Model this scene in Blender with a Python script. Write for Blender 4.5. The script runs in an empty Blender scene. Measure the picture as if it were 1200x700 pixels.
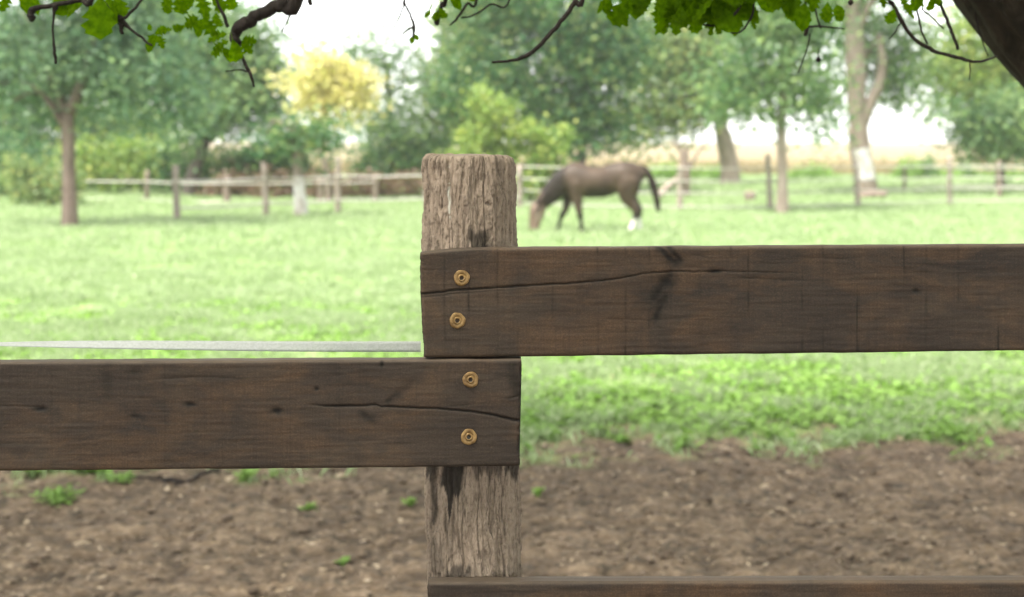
import bpy, bmesh, math, random
import numpy as np
from mathutils import Vector

random.seed(7)
RNG = np.random.default_rng(11)
scene = bpy.context.scene
COL = scene.collection

# ------------------------------------------------------------------ camera
F, HZ, CH = 1667.0, 165.0, 1.80          # focal length in photo pixels, horizon row, eye height
cam_d = bpy.data.cameras.new('camera')
cam = bpy.data.objects.new('camera', cam_d)
COL.objects.link(cam)
cam.location = (0, 0, CH)
cam.rotation_euler = (math.radians(90), 0, 0)
cam_d.sensor_width = 36
cam_d.lens = 50
cam_d.shift_y = -(350 - HZ) / 1200.0
cam_d.clip_end = 6000
cam_d.dof.use_dof = True
cam_d.dof.focus_distance = 2.15
cam_d.dof.aperture_fstop = 4.6
scene.camera = cam

# ------------------------------------------------------------------ sky, sun, exposure
SUN_EL, SUN_ROT = math.radians(62), math.radians(225)
world = bpy.data.worlds.new('World')
scene.world = world
world.use_nodes = True
wn = world.node_tree
for n in list(wn.nodes):
    wn.nodes.remove(n)
wo = wn.nodes.new('ShaderNodeOutputWorld')
bg = wn.nodes.new('ShaderNodeBackground')
sky = wn.nodes.new('ShaderNodeTexSky')
sky.sky_type = 'NISHITA'
sky.sun_disc = False
sky.sun_elevation = SUN_EL
sky.sun_rotation = SUN_ROT
sky.air_density = 1.0
sky.dust_density = 1.0
sky.ozone_density = 1.0
hs = wn.nodes.new('ShaderNodeHueSaturation')
hs.inputs['Saturation'].default_value = 0.06      # overcast: the blue goes out of it
hs.inputs['Value'].default_value = 1.0
wn.links.new(sky.outputs[0], hs.inputs['Color'])
wn.links.new(hs.outputs[0], bg.inputs['Color'])
bg.inputs['Strength'].default_value = 0.15
wn.links.new(bg.outputs[0], wo.inputs[0])

sun_d = bpy.data.lights.new('sun', 'SUN')
sun_d.energy = 3.0
sun_d.angle = math.radians(22)
sun_d.color = (1.0, 0.95, 0.86)
sun = bpy.data.objects.new('sun', sun_d)
COL.objects.link(sun)
sdir = Vector((math.sin(SUN_ROT) * math.cos(SUN_EL), math.cos(SUN_ROT) * math.cos(SUN_EL), math.sin(SUN_EL)))
sun.rotation_euler = sdir.to_track_quat('Z', 'Y').to_euler()
sun.location = (-10, -10, 30)

vs = scene.view_settings
vs.view_transform = 'Standard'
vs.look = 'None'
vs.exposure = 2.25
vs.gamma = 1.0
scene.render.engine = 'CYCLES'
scene.cycles.use_denoising = True
scene.cycles.max_bounces = 8
scene.cycles.transparent_max_bounces = 8
scene.cycles.volume_bounces = 1


# ------------------------------------------------------------------ helpers
def at(px, py, Y):
    """the point at distance Y seen at photo pixel (px, py)"""
    return Vector(((px - 600) / F * Y, Y, CH - (py - HZ) / F * Y))


def gx(px, Y):
    return (px - 600) / F * Y


def tag(o, label=None, cat=None, group=None, kind=None):
    if label: o['label'] = label
    if cat: o['category'] = cat
    if group: o['group'] = group
    if kind: o['kind'] = kind
    return o


def empty(name, loc, label, cat, group=None):
    o = bpy.data.objects.new(name, None)
    COL.objects.link(o)
    o.location = loc
    o.empty_display_size = 0.1
    return tag(o, label, cat, group)


def link(o, parent=None):
    COL.objects.link(o)
    if parent is not None:
        o.parent = parent
        p, M = parent, Vector((0, 0, 0))
        while p is not None:
            M = M + p.location
            p = p.parent
        o.location = Vector(o.location) - M     # meshes are written in world metres
    return o


def mesh_np(name, V, Q, mat, parent=None, smooth=True, attrs=None):
    """V: Nx3, Q: list of index arrays (each MxK)"""
    me = bpy.data.meshes.new(name)
    V = np.asarray(V, dtype=np.float32)
    if not isinstance(Q, list):
        Q = [Q]
    Q = [np.asarray(q, dtype=np.int32) for q in Q if len(q)]
    nl = sum(q.size for q in Q)
    npoly = sum(q.shape[0] for q in Q)
    me.vertices.add(len(V))
    me.vertices.foreach_set('co', V.ravel())
    me.loops.add(nl)
    me.polygons.add(npoly)
    me.loops.foreach_set('vertex_index', np.concatenate([q.ravel() for q in Q]))
    tot = np.concatenate([np.full(q.shape[0], q.shape[1], np.int32) for q in Q])
    st = np.concatenate([[0], np.cumsum(tot)[:-1]]).astype(np.int32)
    me.polygons.foreach_set('loop_start', st)
    me.polygons.foreach_set('loop_total', tot)
    me.polygons.foreach_set('use_smooth', np.full(npoly, smooth, dtype=bool))
    me.update(calc_edges=True)
    me.validate()
    if attrs:
        for k, a in attrs.items():
            at_ = me.attributes.new(k, 'FLOAT', 'POINT')
            at_.data.foreach_set('value', np.asarray(a, dtype=np.float32))
    if mat is not None:
        for m in (mat if isinstance(mat, (list, tuple)) else [mat]):
            me.materials.append(m)
    o = bpy.data.objects.new(name, me)
    return link(o, parent)


class MB:
    """collects simple shapes for ONE mesh"""
    def __init__(self):
        self.v, self.f, self.n = [], [], 0

    def add(self, V, faces):
        self.v.append(np.asarray(V, dtype=float))
        self.f += [tuple(int(i) + self.n for i in f) for f in faces]
        self.n += len(V)
        return self

    def tube(self, pts, rad, sides=8, squash=1.0, cap=True):
        V, Fc = tube_geo(pts, rad, sides, squash, cap)
        return self.add(V, Fc)

    def build(self, name, mat, parent=None, smooth=True):
        me = bpy.data.meshes.new(name)
        me.from_pydata([tuple(x) for x in np.concatenate(self.v)], [], self.f)
        me.polygons.foreach_set('use_smooth', [smooth] * len(me.polygons))
        for m in (mat if isinstance(mat, (list, tuple)) else [mat]):
            me.materials.append(m)
        me.update()
        o = bpy.data.objects.new(name, me)
        return link(o, parent)


def spline(pts, n):
    """Catmull-Rom through pts (k x d) -> n samples"""
    P = np.asarray(pts, dtype=float)
    if len(P) == 2:
        t = np.linspace(0, 1, n)[:, None]
        return P[0] * (1 - t) + P[1] * t
    Pe = np.vstack([2 * P[0] - P[1], P, 2 * P[-1] - P[-2]])
    s = np.linspace(0, len(P) - 1 - 1e-6, n)
    i = s.astype(int)
    t = (s - i)[:, None]
    a, b, c, d = Pe[i], Pe[i + 1], Pe[i + 2], Pe[i + 3]
    return 0.5 * (2 * b + (c - a) * t + (2 * a - 5 * b + 4 * c - d) * t ** 2 + (3 * b - a - 3 * c + d) * t ** 3)


def tube_geo(pts, rad, sides=8, squash=1.0, cap=True):
    P = np.asarray([tuple(p) for p in pts], dtype=float)
    n = len(P)
    R = np.asarray(rad if hasattr(rad, '__len__') else [rad] * n, dtype=float)
    T = np.gradient(P, axis=0)
    T /= np.linalg.norm(T, axis=1)[:, None] + 1e-12
    ref = np.array([0, 1, 0]) if abs(T[0][1]) < 0.8 else np.array([1, 0, 0])
    u = np.cross(ref, T[0]); u /= np.linalg.norm(u)
    V = []
    ang = np.arange(sides) * 2 * math.pi / sides
    for i in range(n):
        u = u - T[i] * np.dot(u, T[i]); u /= np.linalg.norm(u)
        w = np.cross(T[i], u)
        V.append(P[i] + R[i] * (np.cos(ang)[:, None] * u + squash * np.sin(ang)[:, None] * w))
    V = np.concatenate(V)
    Fc = []
    for i in range(n - 1):
        for j in range(sides):
            k = (j + 1) % sides
            Fc.append((i * sides + j, i * sides + k, (i + 1) * sides + k, (i + 1) * sides + j))
    if cap:
        Fc.append(tuple(range(sides))[::-1])
        Fc.append(tuple((n - 1) * sides + j for j in range(sides)))
    return V, Fc


_T = RNG.random((256, 256))


def vnoise(x, y):
    x = np.asarray(x, dtype=float); y = np.asarray(y, dtype=float)
    xi = np.floor(x).astype(int); yi = np.floor(y).astype(int)
    fx = x - xi; fy = y - yi
    fx = fx * fx * (3 - 2 * fx); fy = fy * fy * (3 - 2 * fy)
    a = _T[xi % 256, yi % 256]; b = _T[(xi + 1) % 256, yi % 256]
    c = _T[xi % 256, (yi + 1) % 256]; d = _T[(xi + 1) % 256, (yi + 1) % 256]
    return (a * (1 - fx) + b * fx) * (1 - fy) + (c * (1 - fx) + d * fx) * fy


def fbm(x, y, o=4, g=0.5):
    s, a, t = 0, 1.0, 0
    for k in range(o):
        s = s + a * vnoise(x * 2 ** k + 17.3 * k, y * 2 ** k + 5.1 * k); t += a; a *= g
    return s / t


def sstep(a, b, x):
    t = np.clip((x - a) / (b - a), 0, 1)
    return t * t * (3 - 2 * t)


# ------------------------------------------------------------------ materials
class NT:
    def __init__(self, name):
        self.m = bpy.data.materials.new(name)
        self.m.use_nodes = True
        self.t = self.m.node_tree
        for n in list(self.t.nodes):
            self.t.nodes.remove(n)
        self.out = self.t.nodes.new('ShaderNodeOutputMaterial')

    def n(self, typ, **kw):
        nd = self.t.nodes.new(typ)
        for k, v in kw.items():
            setattr(nd, k, v)
        return nd

    def l(self, a, b):
        self.t.links.new(a, b)

    def put(self, sock, v):
        if hasattr(v, 'is_linked') or hasattr(v, 'links'):
            self.l(v, sock)
        else:
            sock.default_value = v

    def coord(self, scale=(1, 1, 1), kind='Object'):
        c = self.n('ShaderNodeTexCoord')
        mp = self.n('ShaderNodeMapping')
        mp.inputs['Scale'].default_value = scale
        self.l(c.outputs[kind], mp.inputs['Vector'])
        return mp.outputs[0]

    def noise(self, vec, scale=5, detail=4, rough=0.55, dist=0.0):
        nd = self.n('ShaderNodeTexNoise')
        self.l(vec, nd.inputs['Vector'])
        nd.inputs['Scale'].default_value = scale
        nd.inputs['Detail'].default_value = detail
        nd.inputs['Roughness'].default_value = rough
        nd.inputs['Distortion'].default_value = dist
        return nd.outputs[0]

    def ramp(self, fac, stops):
        r = self.n('ShaderNodeValToRGB')
        el = r.color_ramp.elements
        while len(el) < len(stops):
            el.new(0.5)
        for e, (p, c) in zip(el, stops):
            e.position = p
            e.color = (c, c, c, 1) if not hasattr(c, '__len__') else (*c, 1)
        self.l(fac, r.inputs[0])
        return r.outputs[0]

    def mix(self, fac, a, b, mode='MIX'):
        m = self.n('ShaderNodeMix', data_type='RGBA', blend_type=mode)
        self.put(m.inputs[0], fac)
        for s, v in ((m.inputs[6], a), (m.inputs[7], b)):
            if hasattr(v, '__len__') and len(v) == 3:
                v = (*v, 1)
            self.put(s, v)
        return m.outputs[2]

    def math(self, op, a, b=0.0):
        m = self.n('ShaderNodeMath', operation=op)
        self.put(m.inputs[0], a); self.put(m.inputs[1], b)
        return m.outputs[0]

    def attr(self, name):
        a = self.n('ShaderNodeAttribute'); a.attribute_name = name
        return a.outputs['Fac']

    def bump(self, h, strength=0.3, dist=0.01):
        b = self.n('ShaderNodeBump')
        b.inputs['Strength'].default_value = strength
        b.inputs['Distance'].default_value = dist
        self.l(h, b.inputs['Height'])
        return b.outputs[0]

    def principled(self, color, rough=0.7, normal=None, spec=0.3, metal=0.0, sheen=0.0):
        p = self.n('ShaderNodeBsdfPrincipled')
        c = p.inputs['Base Color']
        if hasattr(color, '__len__') and not hasattr(color, 'links'):
            c.default_value = (*color, 1)
        else:
            self.l(color, c)
        self.put(p.inputs['Roughness'], rough)
        p.inputs['Specular IOR Level'].default_value = spec
        p.inputs['Metallic'].default_value = metal
        if sheen:
            p.inputs['Sheen Weight'].default_value = sheen
        if normal is not None:
            self.l(normal, p.inputs['Normal'])
        self.l(p.outputs[0], self.out.inputs[0])
        return self.m


def foliage(name, c1, c2, c3=None, trans=0.45, nscale=0.7, tcol=1.25, gloss=0.02, var=0.45):
    """leaf material: colour differs from leaf to leaf and from clump to clump; light passes through"""
    t = NT(name)
    g = t.n('ShaderNodeNewGeometry')
    no = t.noise(t.coord(), nscale, 3, 0.6)
    col = t.mix(t.ramp(no, [(0.35, 0.0), (0.65, 1.0)]), c1, c2)
    if c3:
        col = t.mix(t.ramp(g.outputs['Random Per Island'], [(0.72, 0.0), (0.95, 1.0)]), col, c3)
    rnd = t.math('ADD', t.math('MULTIPLY', g.outputs['Random Per Island'], var), 1.0 - var / 2)
    hsv = t.n('ShaderNodeHueSaturation')
    t.l(rnd, hsv.inputs['Value'])
    t.l(col, hsv.inputs['Color'])
    col = hsv.outputs[0]
    d = t.n('ShaderNodeBsdfDiffuse'); t.l(col, d.inputs[0])
    tr = t.n('ShaderNodeBsdfTranslucent')
    h2 = t.n('ShaderNodeHueSaturation'); h2.inputs['Value'].default_value = tcol; h2.inputs['Saturation'].default_value = 1.08
    t.l(col, h2.inputs['Color']); t.l(h2.outputs[0], tr.inputs[0])
    m1 = t.n('ShaderNodeMixShader'); m1.inputs[0].default_value = trans
    t.l(d.outputs[0], m1.inputs[1]); t.l(tr.outputs[0], m1.inputs[2])
    gl = t.n('ShaderNodeBsdfGlossy'); gl.inputs['Roughness'].default_value = 0.45
    m2 = t.n('ShaderNodeMixShader'); m2.inputs[0].default_value = gloss
    t.l(m1.outputs[0], m2.inputs[1]); t.l(gl.outputs[0], m2.inputs[2])
    t.l(m2.outputs[0], t.out.inputs[0])
    return t.m


def bark(name, c1, c2, scale=12, zs=0.25, rough=0.85):
    t = NT(name)
    v = t.coord((1, 1, zs))
    a = t.noise(v, scale, 5, 0.65, 0.4)
    b = t.noise(t.coord(), 1.2, 2)
    col = t.mix(t.ramp(a, [(0.35, 0.0), (0.65, 1.0)]), c1, c2)
    col = t.mix(t.ramp(b, [(0.4, 0.0), (0.7, 0.4)]), col, (c1[0] * .7 + .01, c1[1] * .85 + .012, c1[2] * .7 + .01))
    return t.principled(col, rough, t.bump(a, 0.7, 0.02), 0.2)


def m_board():
    t = NT('stained_board_wood')
    g1 = t.noise(t.coord((1.6, 1, 4.2)), 3.0, 5, 0.55, 0.8)
    g2 = t.noise(t.coord((5, 1, 60)), 4.0, 5, 0.65, 0.5)
    mot = t.noise(t.coord((1, 1, 1.4)), 330, 4, 0.75)
    pt = t.noise(t.coord((4, 1, 7)), 1.7, 6, 0.68, 0.6)
    saw = t.noise(t.coord((110, 1, 1.2)), 3.0, 3, 0.6)
    col = t.mix(t.ramp(g1, [(0.25, 0.0), (0.75, 1.0)]), (0.021, 0.0155, 0.0125), (0.048, 0.0345, 0.0245))
    col = t.mix(t.ramp(pt, [(0.46, 0.0), (0.70, 0.85)]), col, (0.088, 0.050, 0.026))
    col = t.mix(t.ramp(g2, [(0.45, 0.0), (0.8, 0.10)]), col, (0.013, 0.0105, 0.009))
    col = t.mix(t.ramp(saw, [(0.5, 0.0), (0.75, 0.30)]), col, (0.013, 0.011, 0.0105))
    col = t.mix(t.ramp(mot, [(0.40, 0.42), (0.62, 0.0)]), col, (0.012, 0.0095, 0.008))
    col = t.mix(t.ramp(mot, [(0.55, 0.0), (0.75, 0.42)]), col, (0.098, 0.062, 0.036))
    dust = t.noise(t.coord((2.2, 1, 5)), 2.2, 6, 0.7)
    col = t.mix(t.ramp(dust, [(0.5, 0.0), (0.8, 0.32)]), col, (0.085, 0.064, 0.044))
    edge = t.attr('edge')
    col = t.mix(t.math('MULTIPLY', edge, 0.55), col, (0.105, 0.078, 0.056))
    col = t.mix(t.attr('dark'), col, (0.006, 0.005, 0.004))
    h = t.math('ADD', t.math('ADD', t.math('MULTIPLY', g2, 0.5), t.math('MULTIPLY', mot, 0.5)), t.math('MULTIPLY', saw, 0.8))
    rg = t.ramp(g1, [(0.3, 0.58), (0.7, 0.75)])
    return t.principled(col, rg, t.bump(h, 0.24, 0.0018), 0.16)


def m_post():
    t = NT('weathered_post_wood')
    v = t.coord((1, 1, 0.10))
    v = t.coord((1, 1, 0.22))
    a = t.noise(v, 60, 6, 0.65, 0.5)
    b = t.noise(t.coord((1, 1, 0.35)), 9, 4, 0.6)
    f = t.noise(t.coord((1, 1, 0.5)), 220, 3, 0.7)
    col = t.mix(t.ramp(a, [(0.30, 0.0), (0.68, 1.0)]), (0.160, 0.119, 0.087), (0.258, 0.200, 0.150))
    col = t.mix(t.ramp(b, [(0.42, 0.0), (0.72, 0.6)]), col, (0.155, 0.118, 0.085))
    col = t.mix(t.ramp(f, [(0.4, 0.0), (0.75, 0.35)]), col, (0.34, 0.285, 0.225))
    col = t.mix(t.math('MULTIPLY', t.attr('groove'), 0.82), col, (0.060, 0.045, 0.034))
    col = t.mix(t.attr('pale'), col, (0.42, 0.42, 0.36))
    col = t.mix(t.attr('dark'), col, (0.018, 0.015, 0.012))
    return t.principled(col, 0.85, t.bump(t.math('ADD', a, t.math('MULTIPLY', f, .5)), 0.6, 0.004), 0.2)


def simple(name, c1, c2, scale=8, rough=0.7, spec=0.3, metal=0.0, bstr=0.2, stretch=(1, 1, 1)):
    t = NT(name)
    a = t.noise(t.coord(stretch), scale, 4, 0.6)
    col = t.mix(t.ramp(a, [(0.35, 0.0), (0.65, 1.0)]), c1, c2)
    return t.principled(col, rough, t.bump(a, bstr, 0.005), spec, metal)


def m_ground():
    t = NT('soil_and_turf')
    o = t.coord((1, 1, 1))
    big = t.noise(o, 0.35, 4, 0.6)
    med = t.noise(o, 2.4, 5, 0.65, 0.3)
    fine = t.noise(o, 26, 5, 0.7)
    # soil
    soil = t.mix(t.ramp(med, [(0.32, 0.0), (0.68, 1.0)]), (0.064, 0.043, 0.028), (0.148, 0.105, 0.069))
    soil = t.mix(t.ramp(t.noise(t.coord((1, 1.5, 1)), 17, 4, 0.65, 0.3), [(0.50, 0.0), (0.72, 0.8)]), soil, (0.265, 0.198, 0.138))
    soil = t.mix(t.ramp(fine, [(0.42, 0.0), (0.75, 0.6)]), soil, (0.22, 0.17, 0.125))
    soil = t.mix(t.ramp(t.noise(t.coord((1, 1.6, 1)), 8, 5, 0.7, 0.4), [(0.48, 0.0), (0.66, 0.9)]), soil, (0.036, 0.031, 0.024))
    # turf below the blades
    turf = t.mix(t.ramp(med, [(0.35, 0.0), (0.65, 1.0)]), (0.19, 0.285, 0.075), (0.26, 0.36, 0.125))
    turf = t.mix(t.ramp(big, [(0.45, 0.0), (0.7, 0.7)]), turf, (0.26, 0.34, 0.15))
    turf = t.mix(t.ramp(fine, [(0.5, 0.0), (0.8, 0.35)]), turf, (0.28, 0.30, 0.17))
    col = t.mix(t.attr('turf'), soil, turf)
    col = t.mix(t.math('MULTIPLY', t.attr('low'), 0.8), col, (0.038, 0.028, 0.021))  # soil hollows coloured darker, standing in for shade the soft light lacks
    return t.principled(col, 0.9, t.bump(t.math('ADD', fine, med), 0.5, 0.02), 0.15)


def m_wheat():
    t = NT('ripe_wheat')
    a = t.noise(t.coord((1, 0.15, 1)), 0.5, 5, 0.65)
    b = t.noise(t.coord(), 6, 4, 0.7)
    col = t.mix(t.ramp(a, [(0.35, 0.0), (0.65, 1.0)]), (0.175, 0.142, 0.082), (0.21, 0.174, 0.108))
    col = t.mix(t.ramp(b, [(0.45, 0.0), (0.75, 0.5)]), col, (0.14, 0.112, 0.062))
    return t.principled(col, 0.9, t.bump(b, 0.6, 0.1), 0.1)


MAT = dict(
    board=m_board(), post=m_post(), ground=m_ground(), wheat=m_wheat(),
    brass=simple('yellow_zinc', (0.11, 0.060, 0.018), (0.25, 0.155, 0.055), 85, 0.46, 0.45, 0.35, 0.15),
    steel=simple('dull_dark_steel', (0.03, 0.025, 0.02), (0.08, 0.07, 0.055), 60, 0.5, 0.5, 0.5),
    tape=simple('woven_white_tape', (0.29, 0.295, 0.29), (0.36, 0.365, 0.36), 300, 0.6, 0.3),
    bark_near=bark('dark_bark', (0.012, 0.009, 0.0055), (0.033, 0.024, 0.015), 26),
    twig=bark('twig_bark', (0.012, 0.008, 0.0065), (0.026, 0.018, 0.0145), 60),
    bark_grey=bark('grey_bark', (0.16, 0.125, 0.10), (0.27, 0.22, 0.185), 8),
    bark_red=bark('reddish_bark', (0.085, 0.058, 0.048), (0.165, 0.122, 0.104), 8),
    bark_pale=bark('pale_bark', (0.105, 0.080, 0.064), (0.18, 0.145, 0.118), 6),
    bark_brown=bark('brown_bark', (0.10, 0.075, 0.06), (0.19, 0.145, 0.12), 8),
    bark_dark=bark('deep_brown_bark', (0.045, 0.035, 0.03), (0.09, 0.07, 0.058), 8),
    lime=simple('limewash', (0.22, 0.195, 0.17), (0.44, 0.44, 0.425), 4.5, 0.9, 0.1, 0, .3, (1, 1, .6)),
    oldpost=bark('old_post', (0.165, 0.132, 0.110), (0.27, 0.225, 0.19), 14),
    rail=bark('silvered_rail', (0.34, 0.315, 0.29), (0.46, 0.43, 0.40), 10, 1.0),
    cut=simple('cut_wood', (0.33, 0.22, 0.16), (0.42, 0.30, 0.22), 12, 0.8),
    leaf_near=foliage('near_leaf', (0.032, 0.078, 0.0014), (0.080, 0.150, 0.003), (0.15, 0.23, 0.008), 0.6, 5.0, 1.5, 0.0),
    grass=foliage('grass_blade', (0.245, 0.325, 0.155), (0.305, 0.385, 0.205), (0.36, 0.41, 0.26), 0.5, 0.6, 1.15, 0.02, 0.3),
    weed=foliage('weed_leaf', (0.125, 0.225, 0.045), (0.19, 0.30, 0.075), None, 0.4, 3.0, 1.2),
    blue=foliage('bluish_foliage', (0.062, 0.130, 0.070), (0.130, 0.205, 0.112), (0.17, 0.24, 0.11), 0.46),
    mid=foliage('mid_green_foliage', (0.074, 0.148, 0.060), (0.150, 0.235, 0.098), (0.22, 0.29, 0.11), 0.48),
    dark=foliage('deep_green_foliage', (0.028, 0.086, 0.036), (0.078, 0.160, 0.058), (0.17, 0.21, 0.065), 0.42),
    lime_leaf=foliage('yellow_green_foliage', (0.125, 0.215, 0.048), (0.22, 0.30, 0.080), (0.31, 0.33, 0.09), 0.46),
    pale=foliage('pale_green_foliage', (0.120, 0.190, 0.070), (0.205, 0.27, 0.110), (0.29, 0.29, 0.10), 0.48),
    yellow=foliage('yellow_foliage', (0.50, 0.455, 0.19), (0.56, 0.515, 0.27), (0.44, 0.46, 0.15), 0.5),
    drybrown=foliage('dry_brown_foliage', (0.11, 0.062, 0.042), (0.17, 0.11, 0.07), (0.10, 0.13, 0.045), 0.2),
    strawblade=foliage('wheat_stalk', (0.27, 0.22, 0.12), (0.34, 0.28, 0.17), None, 0.4),
    dryleaf=simple('dry_leaf', (0.20, 0.145, 0.09), (0.36, 0.29, 0.21), 30, 0.8),
    clod=simple('soil_clod', (0.065, 0.047, 0.034), (0.17, 0.13, 0.095), 14, 0.95, 0.1, 0, 0.5),
)

_t = MAT['tape'].node_tree
_o = next(n for n in _t.nodes if n.type == 'OUTPUT_MATERIAL'); _p = next(n for n in _t.nodes if n.type == 'BSDF_PRINCIPLED')
_x = _t.nodes.new('ShaderNodeMixShader'); _x.inputs[0].default_value = .28
_tr = _t.nodes.new('ShaderNodeBsdfTransparent')
_t.links.new(_p.outputs[0], _x.inputs[1]); _t.links.new(_tr.outputs[0], _x.inputs[2]); _t.links.new(_x.outputs[0], _o.inputs[0])

# ------------------------------------------------------------------ ground
def edge_y(x):
    """where the bare soil gives way to turf"""
    return 8.55 + 0.17 * np.clip(x, -2.5, 4) + 1.1 * (fbm(np.asarray(x) * 0.9 + 40, np.full_like(np.asarray(x, float), 3.0), 3) - .5)


def turf_amount(x, y):
    n = fbm(x * 1.7 + 9, y * 1.7, 4, 0.6) - 0.5
    m = fbm(x * 5.5 + 3, y * 5.5 + 8, 3, 0.6) - 0.5
    return sstep(-0.65, 0.75, (y - edge_y(x)) + 2.0 * n + 1.5 * m)


def ground_z(x, y):
    near = 1 - sstep(12, 20, y)
    t = turf_amount(x, y)
    clod = (np.abs(fbm(x * 3.1, y * 3.6, 4, 0.55) - .5) * 2)
    lump = fbm(x * 7 + 3, y * 10, 3, 0.6) - .5
    fine = fbm(x * 30 + 3, y * 40, 2, 0.6) - .5
    z = near * (1 - 0.75 * t) * (0.032 * (clod - 0.25) + 0.042 * lump + 0.040 * fine) - 0.03 * near * sstep(1.2, -.6, y - edge_y(x))
    z = z + 0.05 * (fbm(x * 0.35, y * 0.35, 3) - .5) * sstep(9, 14, y)
    return z


def axis(lo, hi, step, far, ratio=1.12, far_lo=None):
    a = list(np.arange(lo, hi, step))
    s, v = step, a[-1]
    while v < far:
        s *= ratio; v += s; a.append(v)
    b, s, v = [], step, lo
    fl = far if far_lo is None else far_lo
    while v > -fl:
        s *= ratio; v -= s; b.append(v)
    return np.array(b[::-1] + a)


xs = axis(-3.2, 4.0, 0.016, 420)
ys = axis(4.9, 9.8, 0.016, 640, 1.05, 60)
X, Y = np.meshgrid(xs, ys)
Z = ground_z(X, Y)
nx, ny = len(xs), len(ys)
idx = np.arange(nx * ny).reshape(ny, nx)
Qd = np.stack([idx[:-1, :-1], idx[:-1, 1:], idx[1:, 1:], idx[1:, :-1]], -1).reshape(-1, 4)
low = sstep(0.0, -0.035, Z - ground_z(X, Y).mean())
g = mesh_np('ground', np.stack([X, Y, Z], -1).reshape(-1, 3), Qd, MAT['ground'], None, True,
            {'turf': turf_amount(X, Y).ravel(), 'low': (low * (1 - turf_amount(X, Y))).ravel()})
tag(g, 'bare brown soil in front running into a mown green paddock', None, None, 'structure')


# grass blades -------------------------------------------------------
def blades(x, y, h, w, lean, mask=None):
    n = len(x)
    a = RNG.random(n) * 2 * math.pi
    z0 = ground_z(x, y) - 0.005
    dx, dy = np.cos(a) * w / 2, np.sin(a) * w / 2
    la = RNG.random(n) * 2 * math.pi
    lx, ly = np.cos(la) * lean * h, np.sin(la) * lean * h
    V = np.empty((n, 4, 3))
    V[:, 0] = np.stack([x - dx, y - dy, z0], -1)
    V[:, 1] = np.stack([x + dx, y + dy, z0], -1)
    V[:, 2] = np.stack([x + dx * .75 + lx * .4, y + dy * .75 + ly * .4, z0 + h * .62], -1)
    V[:, 3] = np.stack([x + lx, y + ly, z0 + h * (1 - .25 * lean)], -1)
    return V.reshape(-1, 3), np.arange(n * 4).reshape(n, 4)


parts_v, parts_q, off = [], [], 0
def zone(y0, y1, dens, hmin, hmax, w, margin=1.0, thin=False):
    global off
    area_w = (y0 + y1) / 2 * 0.74 + margin * 2
    n = int(area_w * (y1 - y0) * dens)
    y = y0 + (y1 - y0) * RNG.random(n)
    x = (RNG.random(n) - .5) * (y * 0.74 + margin * 2)
    clump = fbm(x * 2.2 + 70, y * 2.2, 3, .6)
    keep = turf_amount(x, y) ** 1.5 * (0.5 + 1.1 * sstep(.36, .62, clump)) > RNG.random(n)
    x, y, clump = x[keep], y[keep], clump[keep]
    h = (hmin + (hmax - hmin) * RNG.random(len(x))) * (0.7 + 0.6 * sstep(.35, .65, clump))
    V, Q = blades(x, y, h, w * (0.7 + .6 * RNG.random(len(x))), 0.2 + 0.7 * RNG.random(len(x)))
    parts_v.append(V); parts_q.append(Q + off); off += len(V)
zone(7.2, 10.5, 5200, .03, .085, .007)
zone(10.5, 15, 2600, .04, .10, .010)
zone(15, 24, 900, .05, .12, .016)
zone(24, 46, 320, .06, .15, .03, 4)
zone(46, 72, 60, .12, .30, .07, 8)
grass = mesh_np('grass', np.concatenate(parts_v), np.concatenate(parts_q), MAT['grass'], None, False)
tag(grass, 'short green grass covering the paddock behind the board fence', None, None, 'stuff')

# broad leaved ground cover among the grass near the soil
n = 52000
y = 7.6 + 8.0 * RNG.random(n) ** 1.4
x = (RNG.random(n) - .5) * (y * .74 + 1.5)
cl = fbm(x * 1.3 + 11, y * 1.3 + 31, 3, .6)
k = (turf_amount(x, y) > 0.25) & (cl + .25 * RNG.random(n) > .53)
x, y = x[k], y[k]
n = len(x)
r = .012 + .022 * RNG.random(n)
a = RNG.random(n) * 6.283
tilt = (RNG.random((n, 2)) - .5) * 1.3
z = ground_z(x, y) + .02 + .05 * RNG.random(n)
ring = [(1, 0), (.45, .75), (-.45, .75), (-1, 0), (-.45, -.75), (.45, -.75)]
V = np.empty((n, 6, 3))
for i, (u, v) in enumerate(ring):
    du = r * (u * np.cos(a) - v * np.sin(a)); dv = r * (u * np.sin(a) + v * np.cos(a))
    V[:, i] = np.stack([x + du, y + dv, z + du * tilt[:, 0] + dv * tilt[:, 1]], -1)
tag(mesh_np('ground_cover', V.reshape(-1, 3), np.arange(n * 6).reshape(n, 6), MAT['weed'], None, False),
    'low broad leaved clover growing through the turf edge', None, None, 'stuff')

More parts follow.
